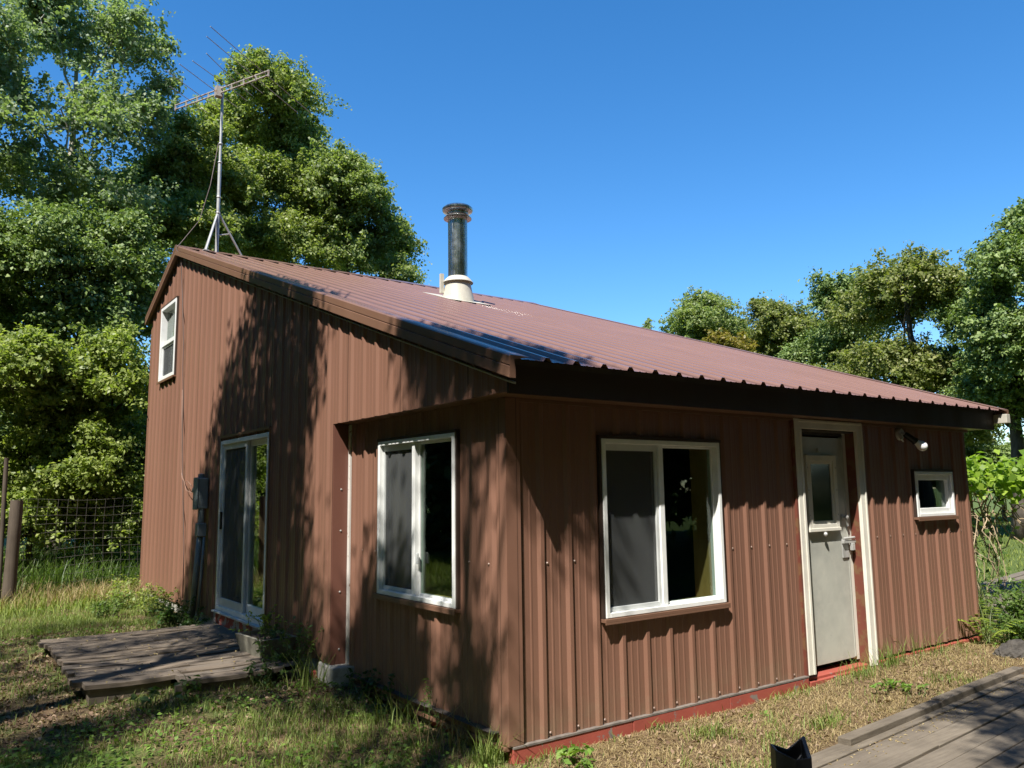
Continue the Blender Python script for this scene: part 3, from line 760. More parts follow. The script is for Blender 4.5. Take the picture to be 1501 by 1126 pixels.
for t, a, b, sw in ((1.0, 1.28, 1.3, 0), (0.80, 1.14, 1.18, 0), (0.42, 0.85, 0.35, 0.10), (0.24, 0.82, 0.45, -0.04), (-0.04, 0.86, 0.5, 0), (-0.36, 0.85, 0.4, 0), (-0.62, 0.5, 0.4, 0), (0.62, 0.45, 0.4, 0)):
    c = bc + BD * t; mb = MB()
    mb.tube([c - ED * a + BD * sw, c, c + ED * b], 0.0055, 6)
    mb.build('element', M_RUST, ant)

mb = MB()   # lead-in cable from the antenna down the gable to the box
cabpts = [(AX - 0.03, AY + 0.01, 6.9), (0.2, 7.85, 6.2), (0.05, 7.8, 5.6), (-0.2, 7.78, RZ + 0.05), (-0.27, 7.76, RZ - 0.05), (-0.20, 7.74, 4.95), (-0.19, 7.62, 4.4), (-0.195, 7.50, 4.0), (-0.19, 7.45, 3.7), (-0.195, 7.40, 3.3), (-0.19, 7.33, 2.9), (-0.195, 7.28, 2.5), (-0.19, 7.22, 2.0), (-0.195, 7.1, 1.5), (-0.19, 6.98, 0.9), (-0.2, 6.9, 0.25)]
mb.tube(cabpts, 0.006, 6); o = mb.build('antenna_cable', M_CABLE, None, smooth='all')
tag(o, 'thin dark cable hanging from the antenna down the gable siding', 'cable')
mb = MB(); mb.tube([(-0.2, 7.36, 3.0), (-0.2, 7.3, 2.4), (-0.195, 7.28, 1.95), (-0.20, 7.2, 1.80), (-0.22, 6.95, 1.72), (-0.25, 6.7, 1.74), (-0.26, 6.42, 1.66)], 0.0035, 6)
mb.tube([(-0.195, 7.22, 1.85), (-0.21, 6.9, 1.62), (-0.25, 6.45, 1.58)], 0.004, 6)
o = mb.build('service_wire', M_CABLEW, None, smooth='all'); tag(o, 'pale wire looping into the side of the grey electrical box', 'wire')

eb = thing('electrical_box', 'grey electrical meter box with conduit standing on the gable wall left of the sliding door', 'electrical box', (-0.25, 6.1, 0.1))
mb = MB(); mb.box(-0.305, -0.185, 5.97, 6.15, 1.39, 1.76); mb.build('enclosure', M_GREYBOX, eb, bevel=0.012)
mb = MB(); mb.box(-0.318, -0.306, 5.962, 6.158, 1.38, 1.77); mb.build('cover', M_GREYBOX, eb, bevel=0.01)
mb = MB(); mb.lathe((-0.25, 6.15, 1.62), [(0.055, 0), (0.055, 0.06), (0.045, 0.085), (0.045, 0.15), (0.03, 0.17), (0, 0.175)], 20, 0, (0, 1, 0)); mb.build('cable_hub', M_GREYBOX, eb, smooth=True)
mb = MB(); mb.tube([(-0.25, 6.01, 1.40), (-0.25, 6.01, 1.2)], 0.035, 14); mb.box(-0.295, -0.195, 5.96, 6.09, 1.06, 1.22); mb.build('junction', M_GREYBOX, eb, bevel=0.01)
mb = MB(); mb.tube([(-0.25, 6.03, 1.05), (-0.255, 6.12, 0.6), (-0.26, 6.24, 0.0)], 0.036, 16); mb.tube([(-0.22, 5.95, 1.05), (-0.225, 6.02, 0.5), (-0.23, 6.10, 0.0)], 0.015, 10); mb.build('conduit', M_GREYBOX, eb, smooth='all')
mb = MB(); mb.lathe((-0.25, 6.06, 1.76), [(0.04, 0), (0.04, 0.05), (0.0, 0.06)], 14); mb.build('hub_cap', M_GREYBOX, eb, smooth=True)

lamp = thing('wall_lamp', 'bare bulb floodlight holder under the eave right of the door', 'lamp', (4.76, -0.03, 2.05))
mb = MB(); mb.lathe((4.755, -0.019, 2.055), [(0.062, 0), (0.062, 0.02), (0.05, 0.034), (0, 0.036)], 24, 0, (0, -1, 0)); mb.tube([(4.755, -0.05, 2.055), (4.757, -0.085, 2.05)], 0.018, 10)
mb.build('base', M_GALV, lamp, smooth=True)
ldir = Vector((0.62, -0.42, -0.55)).normalized(); lp = Vector((4.757, -0.09, 2.045))
mb = MB(); mb.lathe(lp, [(0.02, -0.02), (0.030, 0.0), (0.032, 0.09), (0.040, 0.11), (0.038, 0.115), (0, 0.115)], 20, 0, ldir); mb.build('socket', M_BLACK, lamp, smooth=True)
mb = MB(); mb.lathe(lp + ldir * 0.105, [(0.025, 0), (0.030, 0.03), (0.045, 0.065), (0.048, 0.09), (0.043, 0.112), (0.025, 0.13), (0, 0.136)], 24, 0, ldir); mb.build('bulb', M_BULB, lamp, smooth='all')
mb = MB(); mb.tube([(4.70, -0.05, 2.06), (4.68, -0.08, 2.0), (4.74, -0.07, 1.98)], 0.007, 6); mb.build('arm', M_GALV, lamp)

# deck in front of the sliding door
deck = thing('wooden_deck', 'low weathered brown wooden deck in front of the sliding door', 'deck', (-1.05, 4.0, 0.0))
mb = MB()
y = 2.62; k = 0
rd = random.Random(5)
while y < 5.42:
    w = rd.uniform(0.128, 0.142)
    x0 = -1.93 + rd.uniform(-0.035, 0.04); x1 = -0.43
    if k < 2: x0 = -1.28 + 0.05 * k + rd.uniform(-.03, .03)
    if k < 4: x1 = -0.50 + 0.03 * k + rd.uniform(-.05, .05)
    segs = [(x0, x1)] if rd.random() < 0.6 else [(x0, x0 + rd.uniform(0.35, 1.0)), None]
    if len(segs) == 2: segs[1] = (segs[0][1] + 0.004, x1)
    for (a, b) in segs:
        h = [0.118 + rd.uniform(-0.007, 0.007) for _ in range(2)]; t0, t1 = rd.uniform(-.004, .004), rd.uniform(-.004, .004)
        n = 6; xs_ = np.linspace(a, b, n)
        for i in range(n - 1):
            f0, f1 = i / (n - 1), (i + 1) / (n - 1)
            z0a = h[0] + (h[1] - h[0]) * f0 - 0.01 * math.sin(f0 * 3.1); z1a = h[0] + (h[1] - h[0]) * f1 - 0.01 * math.sin(f1 * 3.1)
            p = [(xs_[i], y, z0a - .036), (xs_[i + 1], y, z1a - .036), (xs_[i + 1], y + w, z1a - .036), (xs_[i], y + w, z0a - .036),
                 (xs_[i], y, z0a - t0), (xs_[i + 1], y, z1a - t0), (xs_[i + 1], y + w, z1a + t0), (xs_[i], y + w, z0a + t0)]
            if i == 0: bidx = len(mb.v); mb.v += p[0:1] + p[3:4] + p[4:5] + p[7:8]; mb.f.append((bidx, bidx + 1, bidx + 3, bidx + 2)); mb.m.append(0); prev = (bidx, bidx + 1, bidx + 2, bidx + 3)
            c = len(mb.v); mb.v += [p[1], p[2], p[5], p[6]]; cur = (c, c + 1, c + 2, c + 3)
            for q in ((0, 1), (1, 3), (3, 2), (2, 0)):
                mb.f.append((prev[q[0]], cur[q[0]], cur[q[1]], prev[q[1]])); mb.m.append(0)
            prev = cur
        mb.f.append((prev[0], prev[1], prev[3], prev[2])); mb.m.append(0)
    y += w + rd.uniform(0.004, 0.010); k += 1
mb.box(-0.42, -0.215, 3.15, 5.44, 0.082, 0.117)
mb.build('decking', M_DECK, deck)
mb = MB()
mb.box(-1.86, -1.27, 2.93, 2.975, -0.16, 0.074); mb.box(-1.86, -0.25, 5.30, 5.345, -0.1, 0.078); mb.box(-1.86, -1.815, 2.98, 5.30, -0.16, 0.070); mb.box(-0.32, -0.275, 3.2, 5.30, -0.1, 0.072); mb.box(-1.1, -1.055, 2.70, 5.30, -0.12, 0.072)
mb.box(-1.30, -0.62, 2.645, 2.690, -0.14, 0.076)
mb.build('joists', M_DECK, deck)

# boardwalk at the bottom right
wd = Vector((2.86, 0.2, 0)).normalized(); wv = Vector((0.07, -1, 0)).normalized(); wv = (wv - wd * wv.dot(wd)).normalized()
worg = Vector((1.28, -1.10, 0))
walk = thing('boardwalk', 'grey weathered boardwalk with a raised edge rail in the near right corner', 'boardwalk', (2.5, -1.6, -0.1))
mb = MB(); rd = random.Random(11)
for k in range(14):
    c0 = 0.004 + k * 0.152; a = -0.04 + rd.uniform(-.03, .03) - 0.06 * k
    cuts = [a, rd.uniform(0.8, 3.4), 4.9 + rd.uniform(0, .4)]
    for u0_, u1_ in zip(cuts[:-1], cuts[1:]):
        h = -0.062 + rd.uniform(-.005, .005); h2 = h + rd.uniform(-.006, .006)
        q = lambda u, v, z: tuple(worg + wd * u + wv * v + Vector((0, 0, z)))
        mb.hexa([q(u0_ + .002, c0, h - .04), q(u1_ - .002, c0, h2 - .04), q(u1_ - .002, c0 + .140, h2 - .04), q(u0_ + .002, c0 + .140, h - .04), q(u0_ + .002, c0, h), q(u1_ - .002, c0, h2), q(u1_ - .002, c0 + .140, h2), q(u0_ + .002, c0 + .140, h)])
mb.build('planks', M_WALK, walk, bevel=0.004)
mb = MB()
for u0_, u1_, dz in ((0.50, 1.86, 0.0), (1.865, 3.0, 0.006), (3.005, 3.52, 0.002)):
    q = lambda u, v, z: tuple(worg + wd * u + wv * v + Vector((0, 0, z)))
    mb.hexa([q(u0_, 0.0, -.10), q(u1_, 0.0, -.10), q(u1_, .088, -.10), q(u0_, .088, -.10), q(u0_, 0.0, -.022 + dz), q(u1_, 0.0, -.026 + dz), q(u1_, .088, -.022 + dz), q(u0_, .088, -.02 + dz)])
mb.build('edge_rail', M_WALK, walk, bevel=0.006)

# small dark post end near the camera
post = thing('metal_post', 'black metal channel post with a notched top close to the camera', 'post', (-1.36, -3.0, gzf(-1.36, -3.0)))
cc_, PZ = Vector((-1.39, -3.005, 0)), 0.945
ru = Vector(rgt0); fu = Vector((fwd.x, fwd.y, 0)).normalized()
mb = MB()
def ring(z, s, front, back_, side):
    return [cc_ + ru * a + fu * b + Vector((0, 0, z + dz)) for a, b, dz in
            ((-0.037 * s, -0.02, side), (0.005, -0.030, front), (0.044 * s, -0.018, front), (0.050 * s, 0.040, back_), (0.004, 0.028, side - .012), (-0.034 * s, 0.03, side))]
r0 = ring(-0.15, 0.86, 0, 0, 0); r1 = ring(PZ, 1.0, -0.006, 0.026, 0.012)
r2 = [p + (cc_ + Vector((0, 0, p.z)) - p) * 0.22 - Vector((0, 0, 0.004)) for p in r1]; r3 = [p - Vector((0, 0, 0.035)) for p in r2]
b = len(mb.v)
for r_ in (r0, r1, r2, r3): mb.v += [tuple(p) for p in r_]
for i in range(3):
    for k in range(6): mb.f.append((b + i * 6 + k, b + i * 6 + (k + 1) % 6, b + i * 6 + 6 + (k + 1) % 6, b + i * 6 + 6 + k)); mb.m.append(0)
mb.f.append(tuple(b + 18 + k for k in range(6))); mb.m.append(0)
mb.build('channel', M_BLACK, post, bevel=0.003)

# concrete block under the gable corner
blk = MB()
blk.hexa([(-0.20, 2.20, -0.16), (0.05, 2.20, -0.16), (0.05, 2.52, -0.12), (-0.20, 2.52, -0.12), (-0.195, 2.21, 0.128), (0.05, 2.21, 0.12), (0.05, 2.52, 0.13), (-0.19, 2.52, 0.136)])
o = blk.build('concrete_block', M_CONC, None, bevel=0.012); tag(o, 'weathered concrete block under the bottom corner of the gable wall', 'concrete block')
mb = MB(); mb.hexa([(-0.235, 2.50, -0.14), (-0.205, 2.50, -0.14), (-0.205, 2.56, -0.14), (-0.235, 2.56, -0.14), (-0.235, 2.50, 0.06), (-0.205, 2.50, 0.06), (-0.205, 2.56, 0.065), (-0.235, 2.56, 0.065)])
o = mb.build('board_end', M_REDWHITE, None); tag(o, 'short red painted board end leaning on the concrete block', 'board')

# planter trough at the deck corner
pl = thing('planter', 'low square planter with weeds in it at the deck corner under the sliding door', 'planter', (-0.32, 3.35, 0.1))
mb = MB()
def frust(c, a, b_, z0, z1, ang, s):
    ca, sa = math.cos(ang), math.sin(ang)
    return [(c[0] + (x * ca - y_ * sa) * k, c[1] + (x * sa + y_ * ca) * k, z) for z, k in ((z0, s), (z1, 1.0)) for x, y_ in ((-a, -b_), (a, -b_), (a, b_), (-a, b_))]
o8 = frust((-0.36, 3.34), 0.17, 0.30, 0.10, 0.27, 0.08, 0.78); i8 = frust((-0.36, 3.34), 0.145, 0.275, 0.20, 0.272, 0.08, 1.0)
b = len(mb.v); mb.v += o8 + i8
for k in range(4):
    j = (k + 1) % 4
    mb.f += [(b + k, b + j, b + 4 + j, b + 4 + k), (b + 4 + k, b + 4 + j, b + 12 + j, b + 12 + k), (b + 12 + k, b + 12 + j, b + 8 + j, b + 8 + k)]; mb.m += [0, 0, 0]
mb.f.append((b, b + 1, b + 2, b + 3)); mb.m.append(0)
mb.build('trough', M_PLANTER, pl, recalc=False)
mb = MB(); mb.box(-0.49, -0.23, 3.09, 3.59, 0.20, 0.245); mb.build('soil', plain('potting_soil', (0.05, 0.035, 0.025), 0.95, var=0.5, scale=30), pl)

# wire fence at the far left
zf = gzf(-1.9, 9.3)
for nm, lb, x, y_, h, r, lean in (('fence_post', 'thick weathered round fence post at the left edge of the lawn', -1.93, 9.30, 1.45, 0.085, 0.02), ('fence_post', 'thin tall grey fence stake behind the thick post', -2.04, 9.36, 2.05, 0.030, -0.01)):
    mb = MB(); mb.tube([(x + lean * h * t, y_, zf - .2 + (h + .2) * t) for t in np.linspace(0, 1, 7)], [r * (1.05 - .1 * t + 0.04 * math.sin(9 * t)) for t in np.linspace(0, 1, 7)], 14)
    o = mb.build(nm, M_POST, None, smooth=True); tag(o, lb, 'fence post')
wf_ = thing('wire_fence', 'rusty woven wire fence half swallowed by the green shrubs', 'fence', (-1.0, 9.9, zf))
mb = MB()
A, B = Vector((-1.9, 9.42, 0)), Vector((0.3, 10.25, 0))
for z in np.linspace(0.12, 1.45, 12):
    mb.tube([A + (B - A) * t + Vector((0.0, 0.03 * math.sin(7 * t + z * 3), zf + z + 0.015 * math.sin(9 * t + z * 5))) for t in np.linspace(0, 1, 14)], 0.0022, 4)
for t in np.linspace(0, 1, 17):
    p = A + (B - A) * float(t); mb.tube([p + Vector((0.01 * math.sin(5 * z), 0.03 * math.sin(7 * t + z * 3), zf + z)) for z in np.linspace(0.1, 1.46, 8)], 0.0020, 4)
mb.build('mesh_panel', M_WIRE, wf_)

# rock and far path
def rock(name, lb, c, r, seed):
    bm = bmesh.new(); bmesh.ops.create_icosphere(bm, subdivisions=5, radius=1)
    rr_ = random.Random(seed); ph = [rr_.uniform(0, 6) for _ in range(9)]
    for v in bm.verts:
        p = v.co.copy(); d = 1 + 0.18 * math.sin(2.3 * p.x + ph[0]) * math.sin(2.1 * p.y + ph[1]) + 0.10 * math.sin(5 * p.x + ph[2]) * math.sin(4.4 * p.z + ph[3]) + 0.06 * math.sin(11 * p.y + ph[4]) * math.sin(9 * p.x + ph[5]) + 0.035 * math.sin(23 * p.y + ph[6]) * math.sin(19 * p.z + ph[7]) + 0.02 * math.sin(41 * p.x + ph[8]) * math.sin(37 * p.z)
        v.co = Vector((p.x * d * r[0], p.y * d * r[1], p.z * d * r[2]))
    me = bpy.data.meshes.new(name); bm.to_mesh(me); bm.free(); me.materials.append(M_ROCK)
    o = bpy.data.objects.new(name, me); o.location = c; COL.objects.link(o); return tag(o, lb, 'rock')
rock('rock', 'dark grey rock among the weeds at the right edge', (5.52, -0.58, -0.07), (0.22, 0.16, 0.14), 3)
mb = MB(); rd = random.Random(4)
for k in range(7):
    y0 = 0.25 + k * 0.17; z = gzf(9, y0) + 0.035 + rd.uniform(-.006, .006)
    mb.hexa([(7.2, y0, z - .05), (15, y0 + .9, z + .04), (15, y0 + 1.06, z + .04), (7.2, y0 + .16, z - .05), (7.2, y0, z), (15, y0 + .9, z + .09), (15, y0 + 1.06, z + .09), (7.2, y0 + .16, z)])
o = mb.build('path', M_WALK, None); tag(o, kind='structure')

# ------------------------------------------------------------------ vegetation helpers
def unit(v): return v / np.maximum(np.linalg.norm(v, axis=-1, keepdims=True), 1e-9)

def leaf_quads(C, size, aspect, nrm_bias, rnd, rng, fold=0.12, droop=0.0):
    """diamond leaves at C; normals = nrm_bias + random"""
    N = len(C)
    n = unit(nrm_bias + rnd * rng.normal(size=(N, 3)))
    d = rng.normal(size=(N, 3)); d[:, 2] -= droop
    d = unit(d - n * np.sum(d * n, 1, keepdims=True)); r = np.cross(n, d)
    s = (size * rng.uniform(0.65, 1.25, N))[:, None] if np.isscalar(size) else size[:, None]
    w = s * aspect / 2
    V = np.stack([C - d * s * .5, C + r * w - d * s * .05 + n * s * fold, C + d * s * .5 - n * s * fold * .6, C - r * w - d * s * .05 + n * s * fold], 1).reshape(-1, 3)
    F = np.arange(4 * N).reshape(N, 4)
    return V, F

def sprays(blobs, count, rng, lo=0.58, hi=1.04, clump=0.35):
    B = np.array(blobs, float); hr = (B[:, 3] + B[:, 4]) / 2
    area = hr * hr + 2 * hr * B[:, 5]
    pick = rng.choice(len(B), size=count * 2, p=area / area.sum())
    u = unit(rng.normal(size=(count * 2, 3))); u[:, 2] = np.where(u[:, 2] < -0.55, -u[:, 2], u[:, 2])
    rad = rng.uniform(lo, hi, count * 2) ** 0.7
    P = B[pick, :3] + u * rad[:, None] * np.stack([hr[pick], hr[pick], B[pick, 5]], 1)
    q = np.sin(P[:, 0] * 2.1 + 1.3 * P[:, 2]) + np.sin(P[:, 1] * 2.4 - 1.1 * P[:, 2] + 2) + np.sin(P[:, 2] * 2.7 + P[:, 0])
    keep = rng.random(count * 2) > clump * (q < -0.25)
    P, u, pick = P[keep][:count], u[keep][:count], pick[keep][:count]
    return P, u, pick

def wobble(a, b, n, amp, rng, sag=0.0):
    a = np.array(a, float); b = np.array(b, float); t = np.linspace(0, 1, n)[:, None]
    p = a + (b - a) * t; w = rng.normal(size=(n, 3)) * amp; w[0] = 0; w[-1] = 0
    p = p + w; p[:, 2] += sag * np.sin(t[:, 0] * np.pi)
    return p

def tree(name, label, base, blobs, count, per, size, lmat, bmat, tr, seed, group=None, aspect=0.62, sig=0.30, cat='tree', twigs=10, flat=0.62, clump=0.35, lean=None, up=0.55, limb_r=0.42, rnd=0.7, rise=0.15, droop=0.22):
    rng = np.random.default_rng(seed)
    t = thing(name, label, cat, (base[0], base[1], gzf(*base)), group)
    kids = []; NK = 9
    for b in blobs:
        hr = (b[3] + b[4]) / 2
        for _ in range(NK):
            w = unit(rng.normal(size=3)); w[2] = abs(w[2]) * 1.1 - 0.35; k = rng.uniform(0.18, 0.46); rr = rng.uniform(0.7, 1.12)
            kids.append((b[0] + w[0] * hr * rr, b[1] + w[1] * hr * rr, b[2] + w[2] * b[5] * rr, hr * k, hr * k, b[5] * k))
    nb = len(blobs)
    P, u, pick = sprays([(b[0], b[1], b[2], b[3] * .82, b[4] * .82, b[5] * .82) for b in blobs] + kids, count * 3, rng, lo=0.35, hi=1.05, clump=clump)
    pick = np.where(pick >= nb, (pick - nb) // NK, pick)
    N, K = len(P), max(8, int(per / 2.7))
    # every spray is a twig: leaves strung along a drooping line, denser towards its end
    dr = unit(u * 0.9 + rng.normal(size=(N, 3)) * 0.65 + np.array([0, 0, rise]))
    Ls = sig * rng.uniform(0.7, 3.0, (N, 1, 1)); tt = rng.random((N, K, 1)) ** 0.75
    wd_ = sig * rng.uniform(0.18, 0.42, (N, 1, 1)) * (1.15 - 0.75 * tt)
    off = rng.normal(size=(N, K, 3)) * wd_ * np.array([1, 1, flat])
    C = P[:, None, :] + dr[:, None, :] * (tt - 0.45) * Ls + off
    C[:, :, 2] -= droop * (tt[:, :, 0] ** 2) * Ls[:, :, 0]
    C = C.reshape(-1, 3)
    u3 = (unit(off) * 0.45 + 0.45 * u[:, None, :]).reshape(-1, 3)
    bias = u3 + np.array([0, 0, up])
    size = np.repeat(size * rng.uniform(0.7, 1.35, N), K) * rng.uniform(0.65, 1.25, N * K)
    V, F = leaf_quads(C, size, aspect, bias, rnd, rng)
    np_mesh('crown', V, F, lmat, t)
    B = np.array(blobs, float); top = B[np.argmax(B[:, 2])]; z0 = gzf(*base)
    if lean is None: lean = (top[0] * .5 + base[0] * .5, top[1] * .5 + base[1] * .5)
    mb = MB(); n = 11; H = top[2] - z0
    tp = np.stack([base[0] + (lean[0] - base[0]) * np.linspace(0, 1, n) ** 1.4, base[1] + (lean[1] - base[1]) * np.linspace(0, 1, n) ** 1.4, z0 - .1 + (H + .1) * np.linspace(0, 1, n)], 1)
    tp[1:] += rng.normal(size=(n - 1, 3)) * np.array([.06, .06, 0]) * (0.4 + tr * 2)
    rad = tr * (1 - 0.88 * np.linspace(0, 1, n) ** 0.9); rad[0] *= 1.25
    mb.tube(tp, list(rad), 9)
    for k, b in enumerate(B):
        zat = max(z0 + 0.25 * H, b[2] - 0.75 * math.hypot(b[0] - base[0], b[1] - base[1]) - 0.5 * b[5])
        zat = min(zat, z0 + 0.93 * H)
        a = [np.interp(zat, tp[:, 2], tp[:, i]) for i in range(3)]; ra = float(np.interp(zat, tp[:, 2], rad)) * 0.6
        end = b[:3] + np.array([0, 0, b[5] * 0.45])
        lp_ = wobble(a, end, 8, 0.10 + 0.04 * np.linalg.norm(end - a) / 3, rng, 0.15)
        lr = np.linspace(max(ra * limb_r * 1.6, 0.03), 0.014, 8)
        mb.tube(lp_, list(lr), 6, cap=False)
        idx = np.nonzero(pick == k)[0]
        for i in idx[:twigs]:
            j = rng.integers(2, 8)
            mb.tube(wobble(lp_[j], P[i], 5, 0.05, rng, 0.05), list(np.linspace(min(0.03, lr[j] * .7), 0.006, 5)), 4, cap=False)
    mb.build('trunk', bmat, t, smooth='all', recalc=False)
    return t

def blades(pts, h, w, lean, rng, mat, name, parent=None, curl=0.5):
    """pts (N,3); each blade a bent tapering strip (two quads)"""
    N = len(pts); a = rng.uniform(0, 2 * np.pi, N)
    d = np.stack([np.cos(a), np.sin(a), 0 * a], 1); s = np.stack([-np.sin(a), np.cos(a), 0 * a], 1)
    h = h * rng.uniform(0.5, 1.3, N) if np.isscalar(h) else h
    ln = lean * rng.uniform(0.2, 1.3, N); ww = (w * rng.uniform(0.7, 1.3, N))[:, None]
    up = np.array([0, 0, 1.0])
    p1 = pts + up * (h * .55)[:, None] + d * (ln * h * .35)[:, None]
    p2 = pts + up * (h * (1 - 0.25 * curl * ln))[:, None] + d * (ln * h)[:, None]
    V = np.stack([pts - s * ww / 2, pts + s * ww / 2, p1 + s * ww * .4, p1 - s * ww * .4, p2 + s * ww * .06, p2 - s * ww * .06], 1).reshape(-1, 3)
    b = np.arange(N)[:, None] * 6
    F = np.concatenate([b + np.array([[0, 1, 2, 3]]), b + np.array([[3, 2, 4, 5]])], 0)
    return np_mesh(name, V, F, mat, parent)

# ------------------------------------------------------------------ trees (positions in metres)
POPLAR = [(-2.54, 14.31, 10.32, 0.83, 1.17, 1.52), (-1.58, 15.27, 11.89, 0.68, 1.17, 1.66), (-0.53, 16.17, 12.54, 0.9, 1.43, 1.96), (0.1, 14.56, 11.79, 0.59, 0.83, 1.08), (0.74, 15.47, 12.18, 0.39, 0.57, 0.74), (-1.16, 14.23, 9.2, 1.57, 1.36, 1.14), (0.28, 15.04, 9.9, 0.86, 0.86, 0.86), (-1.54, 16.27, 8.43, 1.39, 1.27, 1.16), (-0.26, 14.62, 8.03, 1.26, 1.12, 0.97), (0.99, 15.42, 11.19, 0.33, 0.41, 0.49)]
MAPLE = [(4.27, 17.64, 12.71, 1.42, 1.38, 1.34), (5.36, 18.31, 12.0, 0.87, 1.05, 1.24), (3.88, 19.85, 12.52, 1.15, 1.21, 1.26), (4.68, 18.03, 10.15, 1.79, 1.59, 1.39), (6.13, 18.55, 11.06, 0.84, 1.05, 1.26), (5.25, 17.29, 8.62, 1.56, 1.36, 1.17), (4.52, 18.61, 8.63, 1.6, 1.3, 1.0)]
SIDE_MAPLE = [(5.96, 16.13, 10.22, 0.81, 0.96, 1.12), (6.92, 16.57, 9.54, 0.9, 1.05, 1.2), (7.82, 17.02, 8.78, 0.78, 0.91, 1.03), (7.7, 15.72, 7.86, 0.43, 0.49, 0.55), (6.47, 17.21, 8.6, 1.3, 1.2, 1.1)]
LEFT_MAPLE = [(1.88, 15.93, 10.23, 0.85, 0.82, 0.79), (1.53, 16.84, 9.47, 0.78, 0.87, 0.96), (3.01, 17.29, 9.85, 1.2, 1.11, 1.02), (2.18, 16.27, 8.17, 1.38, 1.21, 1.03), (1.01, 17.35, 8.79, 0.96, 0.96, 0.96)]
DARK = [(-1.51, 12.75, 6.11, 1.09, 0.99, 0.89), (-0.34, 13.62, 6.24, 1.12, 1.05, 0.98), (-1.74, 14.78, 5.29, 0.98, 0.94, 0.91), (-0.82, 13.18, 4.83, 1.19, 0.99, 0.8), (0.35, 14.01, 5.55, 0.65, 0.8, 0.94), (-2.55, 12.81, 5.82, 0.74, 0.92, 1.1)]
SHRUB_A = [(-1.83, 10.97, 3.43, 0.94, 0.89, 0.83), (-1.09, 11.3, 3.16, 0.99, 0.96, 0.93), (-1.58, 11.76, 2.02, 0.98, 0.96, 0.93), (-1.77, 11.17, 1.18, 0.77, 0.63, 0.49), (-1.1, 11.5, 1.04, 0.69, 0.59, 0.48)]
SHRUB_B = [(-0.4, 10.79, 3.51, 0.88, 0.88, 0.88), (-0.54, 11.22, 2.47, 0.88, 0.86, 0.83), (-0.07, 11.55, 1.9, 0.91, 0.94, 0.97), (-0.93, 11.08, 1.66, 0.91, 0.88, 0.86), (-0.44, 11.41, 1.01, 0.71, 0.6, 0.5), (0.03, 10.71, 1.02, 0.58, 0.53, 0.49)]
UNDER = [(-2.49, 14.91, 2.77, 0.94, 0.94, 0.94), (-1.42, 15.26, 2.68, 0.99, 0.99, 0.99), (-0.39, 15.55, 2.87, 1.04, 1.04, 1.04), (0.57, 14.79, 2.71, 1.04, 1.04, 1.04), (-1.71, 15.48, 1.71, 1.12, 0.84, 0.56), (-0.68, 14.78, 1.62, 1.12, 0.84, 0.56), (0.52, 15.0, 1.61, 1.18, 0.89, 0.59), (1.67, 15.16, 1.98, 0.93, 0.93, 0.93)]
R1 = [(22.53, 17.03, 8.46, 1.12, 1.17, 1.23), (22.62, 18.16, 7.74, 0.92, 0.97, 1.03), (24.3, 17.39, 7.79, 1.1, 1.13, 1.16)]
R1B = [(21.21, 15.17, 6.99, 0.83, 0.62, 0.41)]
R2 = [(23.31, 14.37, 7.79, 1.06, 1.03, 1.0), (24.4, 14.2, 7.01, 1.2, 1.14, 1.07), (24.43, 15.56, 6.8, 1.38, 1.24, 1.11)]
R3 = [(21.92, 11.02, 7.95, 0.8, 0.79, 0.77), (22.88, 10.98, 7.09, 1.0, 1.03, 1.07), (23.07, 12.21, 6.33, 1.35, 1.23, 1.11), (22.72, 10.46, 8.3, 0.59, 0.55, 0.52)]
R4 = [(19.23, 7.24, 7.31, 1.21, 1.03, 0.86), (20.5, 6.94, 6.92, 0.79, 0.84, 0.89), (20.67, 8.79, 7.0, 1.06, 1.01, 0.95), (19.38, 8.02, 4.87, 1.78, 1.43, 1.09), (21.03, 6.98, 4.76, 1.39, 1.14, 0.89)]
R5 = [(18.37, 4.31, 6.8, 0.93, 0.93, 0.93), (19.45, 4.28, 7.95, 0.56, 0.63, 0.71), (20.01, 5.58, 6.01, 0.93, 1.02, 1.11), (18.88, 4.38, 4.79, 1.02, 1.19, 1.36), (19.57, 5.33, 3.72, 1.08, 1.03, 0.99)]
R6 = [(20.05, 11.7, 4.6, 1.81, 1.36, 0.9), (22.32, 9.95, 4.1, 2.02, 1.46, 0.9), (24.19, 8.49, 3.39, 1.56, 1.34, 1.12)]
R7 = [(26.21, 8.88, 2.08, 1.41, 1.27, 1.12), (27.68, 7.97, 2.06, 1.41, 1.32, 1.22)]
TINY = [(25.77, 23.61, 9.57, 0.24, 0.36, 0.48)]
tree('poplar_tree', 'tall pale grey green poplar with bare light limbs at the far left', (-0.9, 15.2), POPLAR, 470, 120, 0.085, L_POPLAR, M_PALEBARK, 0.20, 21, 'trees behind the cabin on the left', aspect=0.75, twigs=7, clump=0.85, limb_r=0.5, sig=0.36, rise=0.75, droop=0.05)
tree('maple_tree', 'big round green maple crown right behind the television antenna', (4.9, 19.0), MAPLE, 520, 260, 0.092, L_MAPLE, M_BARK, 0.24, 22, 'trees behind the cabin on the left', clump=0.6, sig=0.5)
tree('maple_tree', 'green tree sloping down to the roof left of the chimney', (6.9, 17.2), SIDE_MAPLE, 330, 230, 0.09, L_MAPLE2, M_BARK, 0.18, 23, 'trees behind the cabin on the left', clump=0.45, sig=0.45)
tree('maple_tree', 'lower green tree between the poplar and the antenna mast', (2.0, 17.0), LEFT_MAPLE, 360, 240, 0.09, L_MAPLE, M_BARK, 0.18, 24, 'trees behind the cabin on the left', clump=0.5, sig=0.46)
tree('maple_tree', 'dark dense tree under the poplar behind the gable', (-0.8, 13.9), DARK, 360, 210, 0.085, L_DARK, M_BARK, 0.18, 25, 'trees behind the cabin on the left', clump=0.5, sig=0.45)
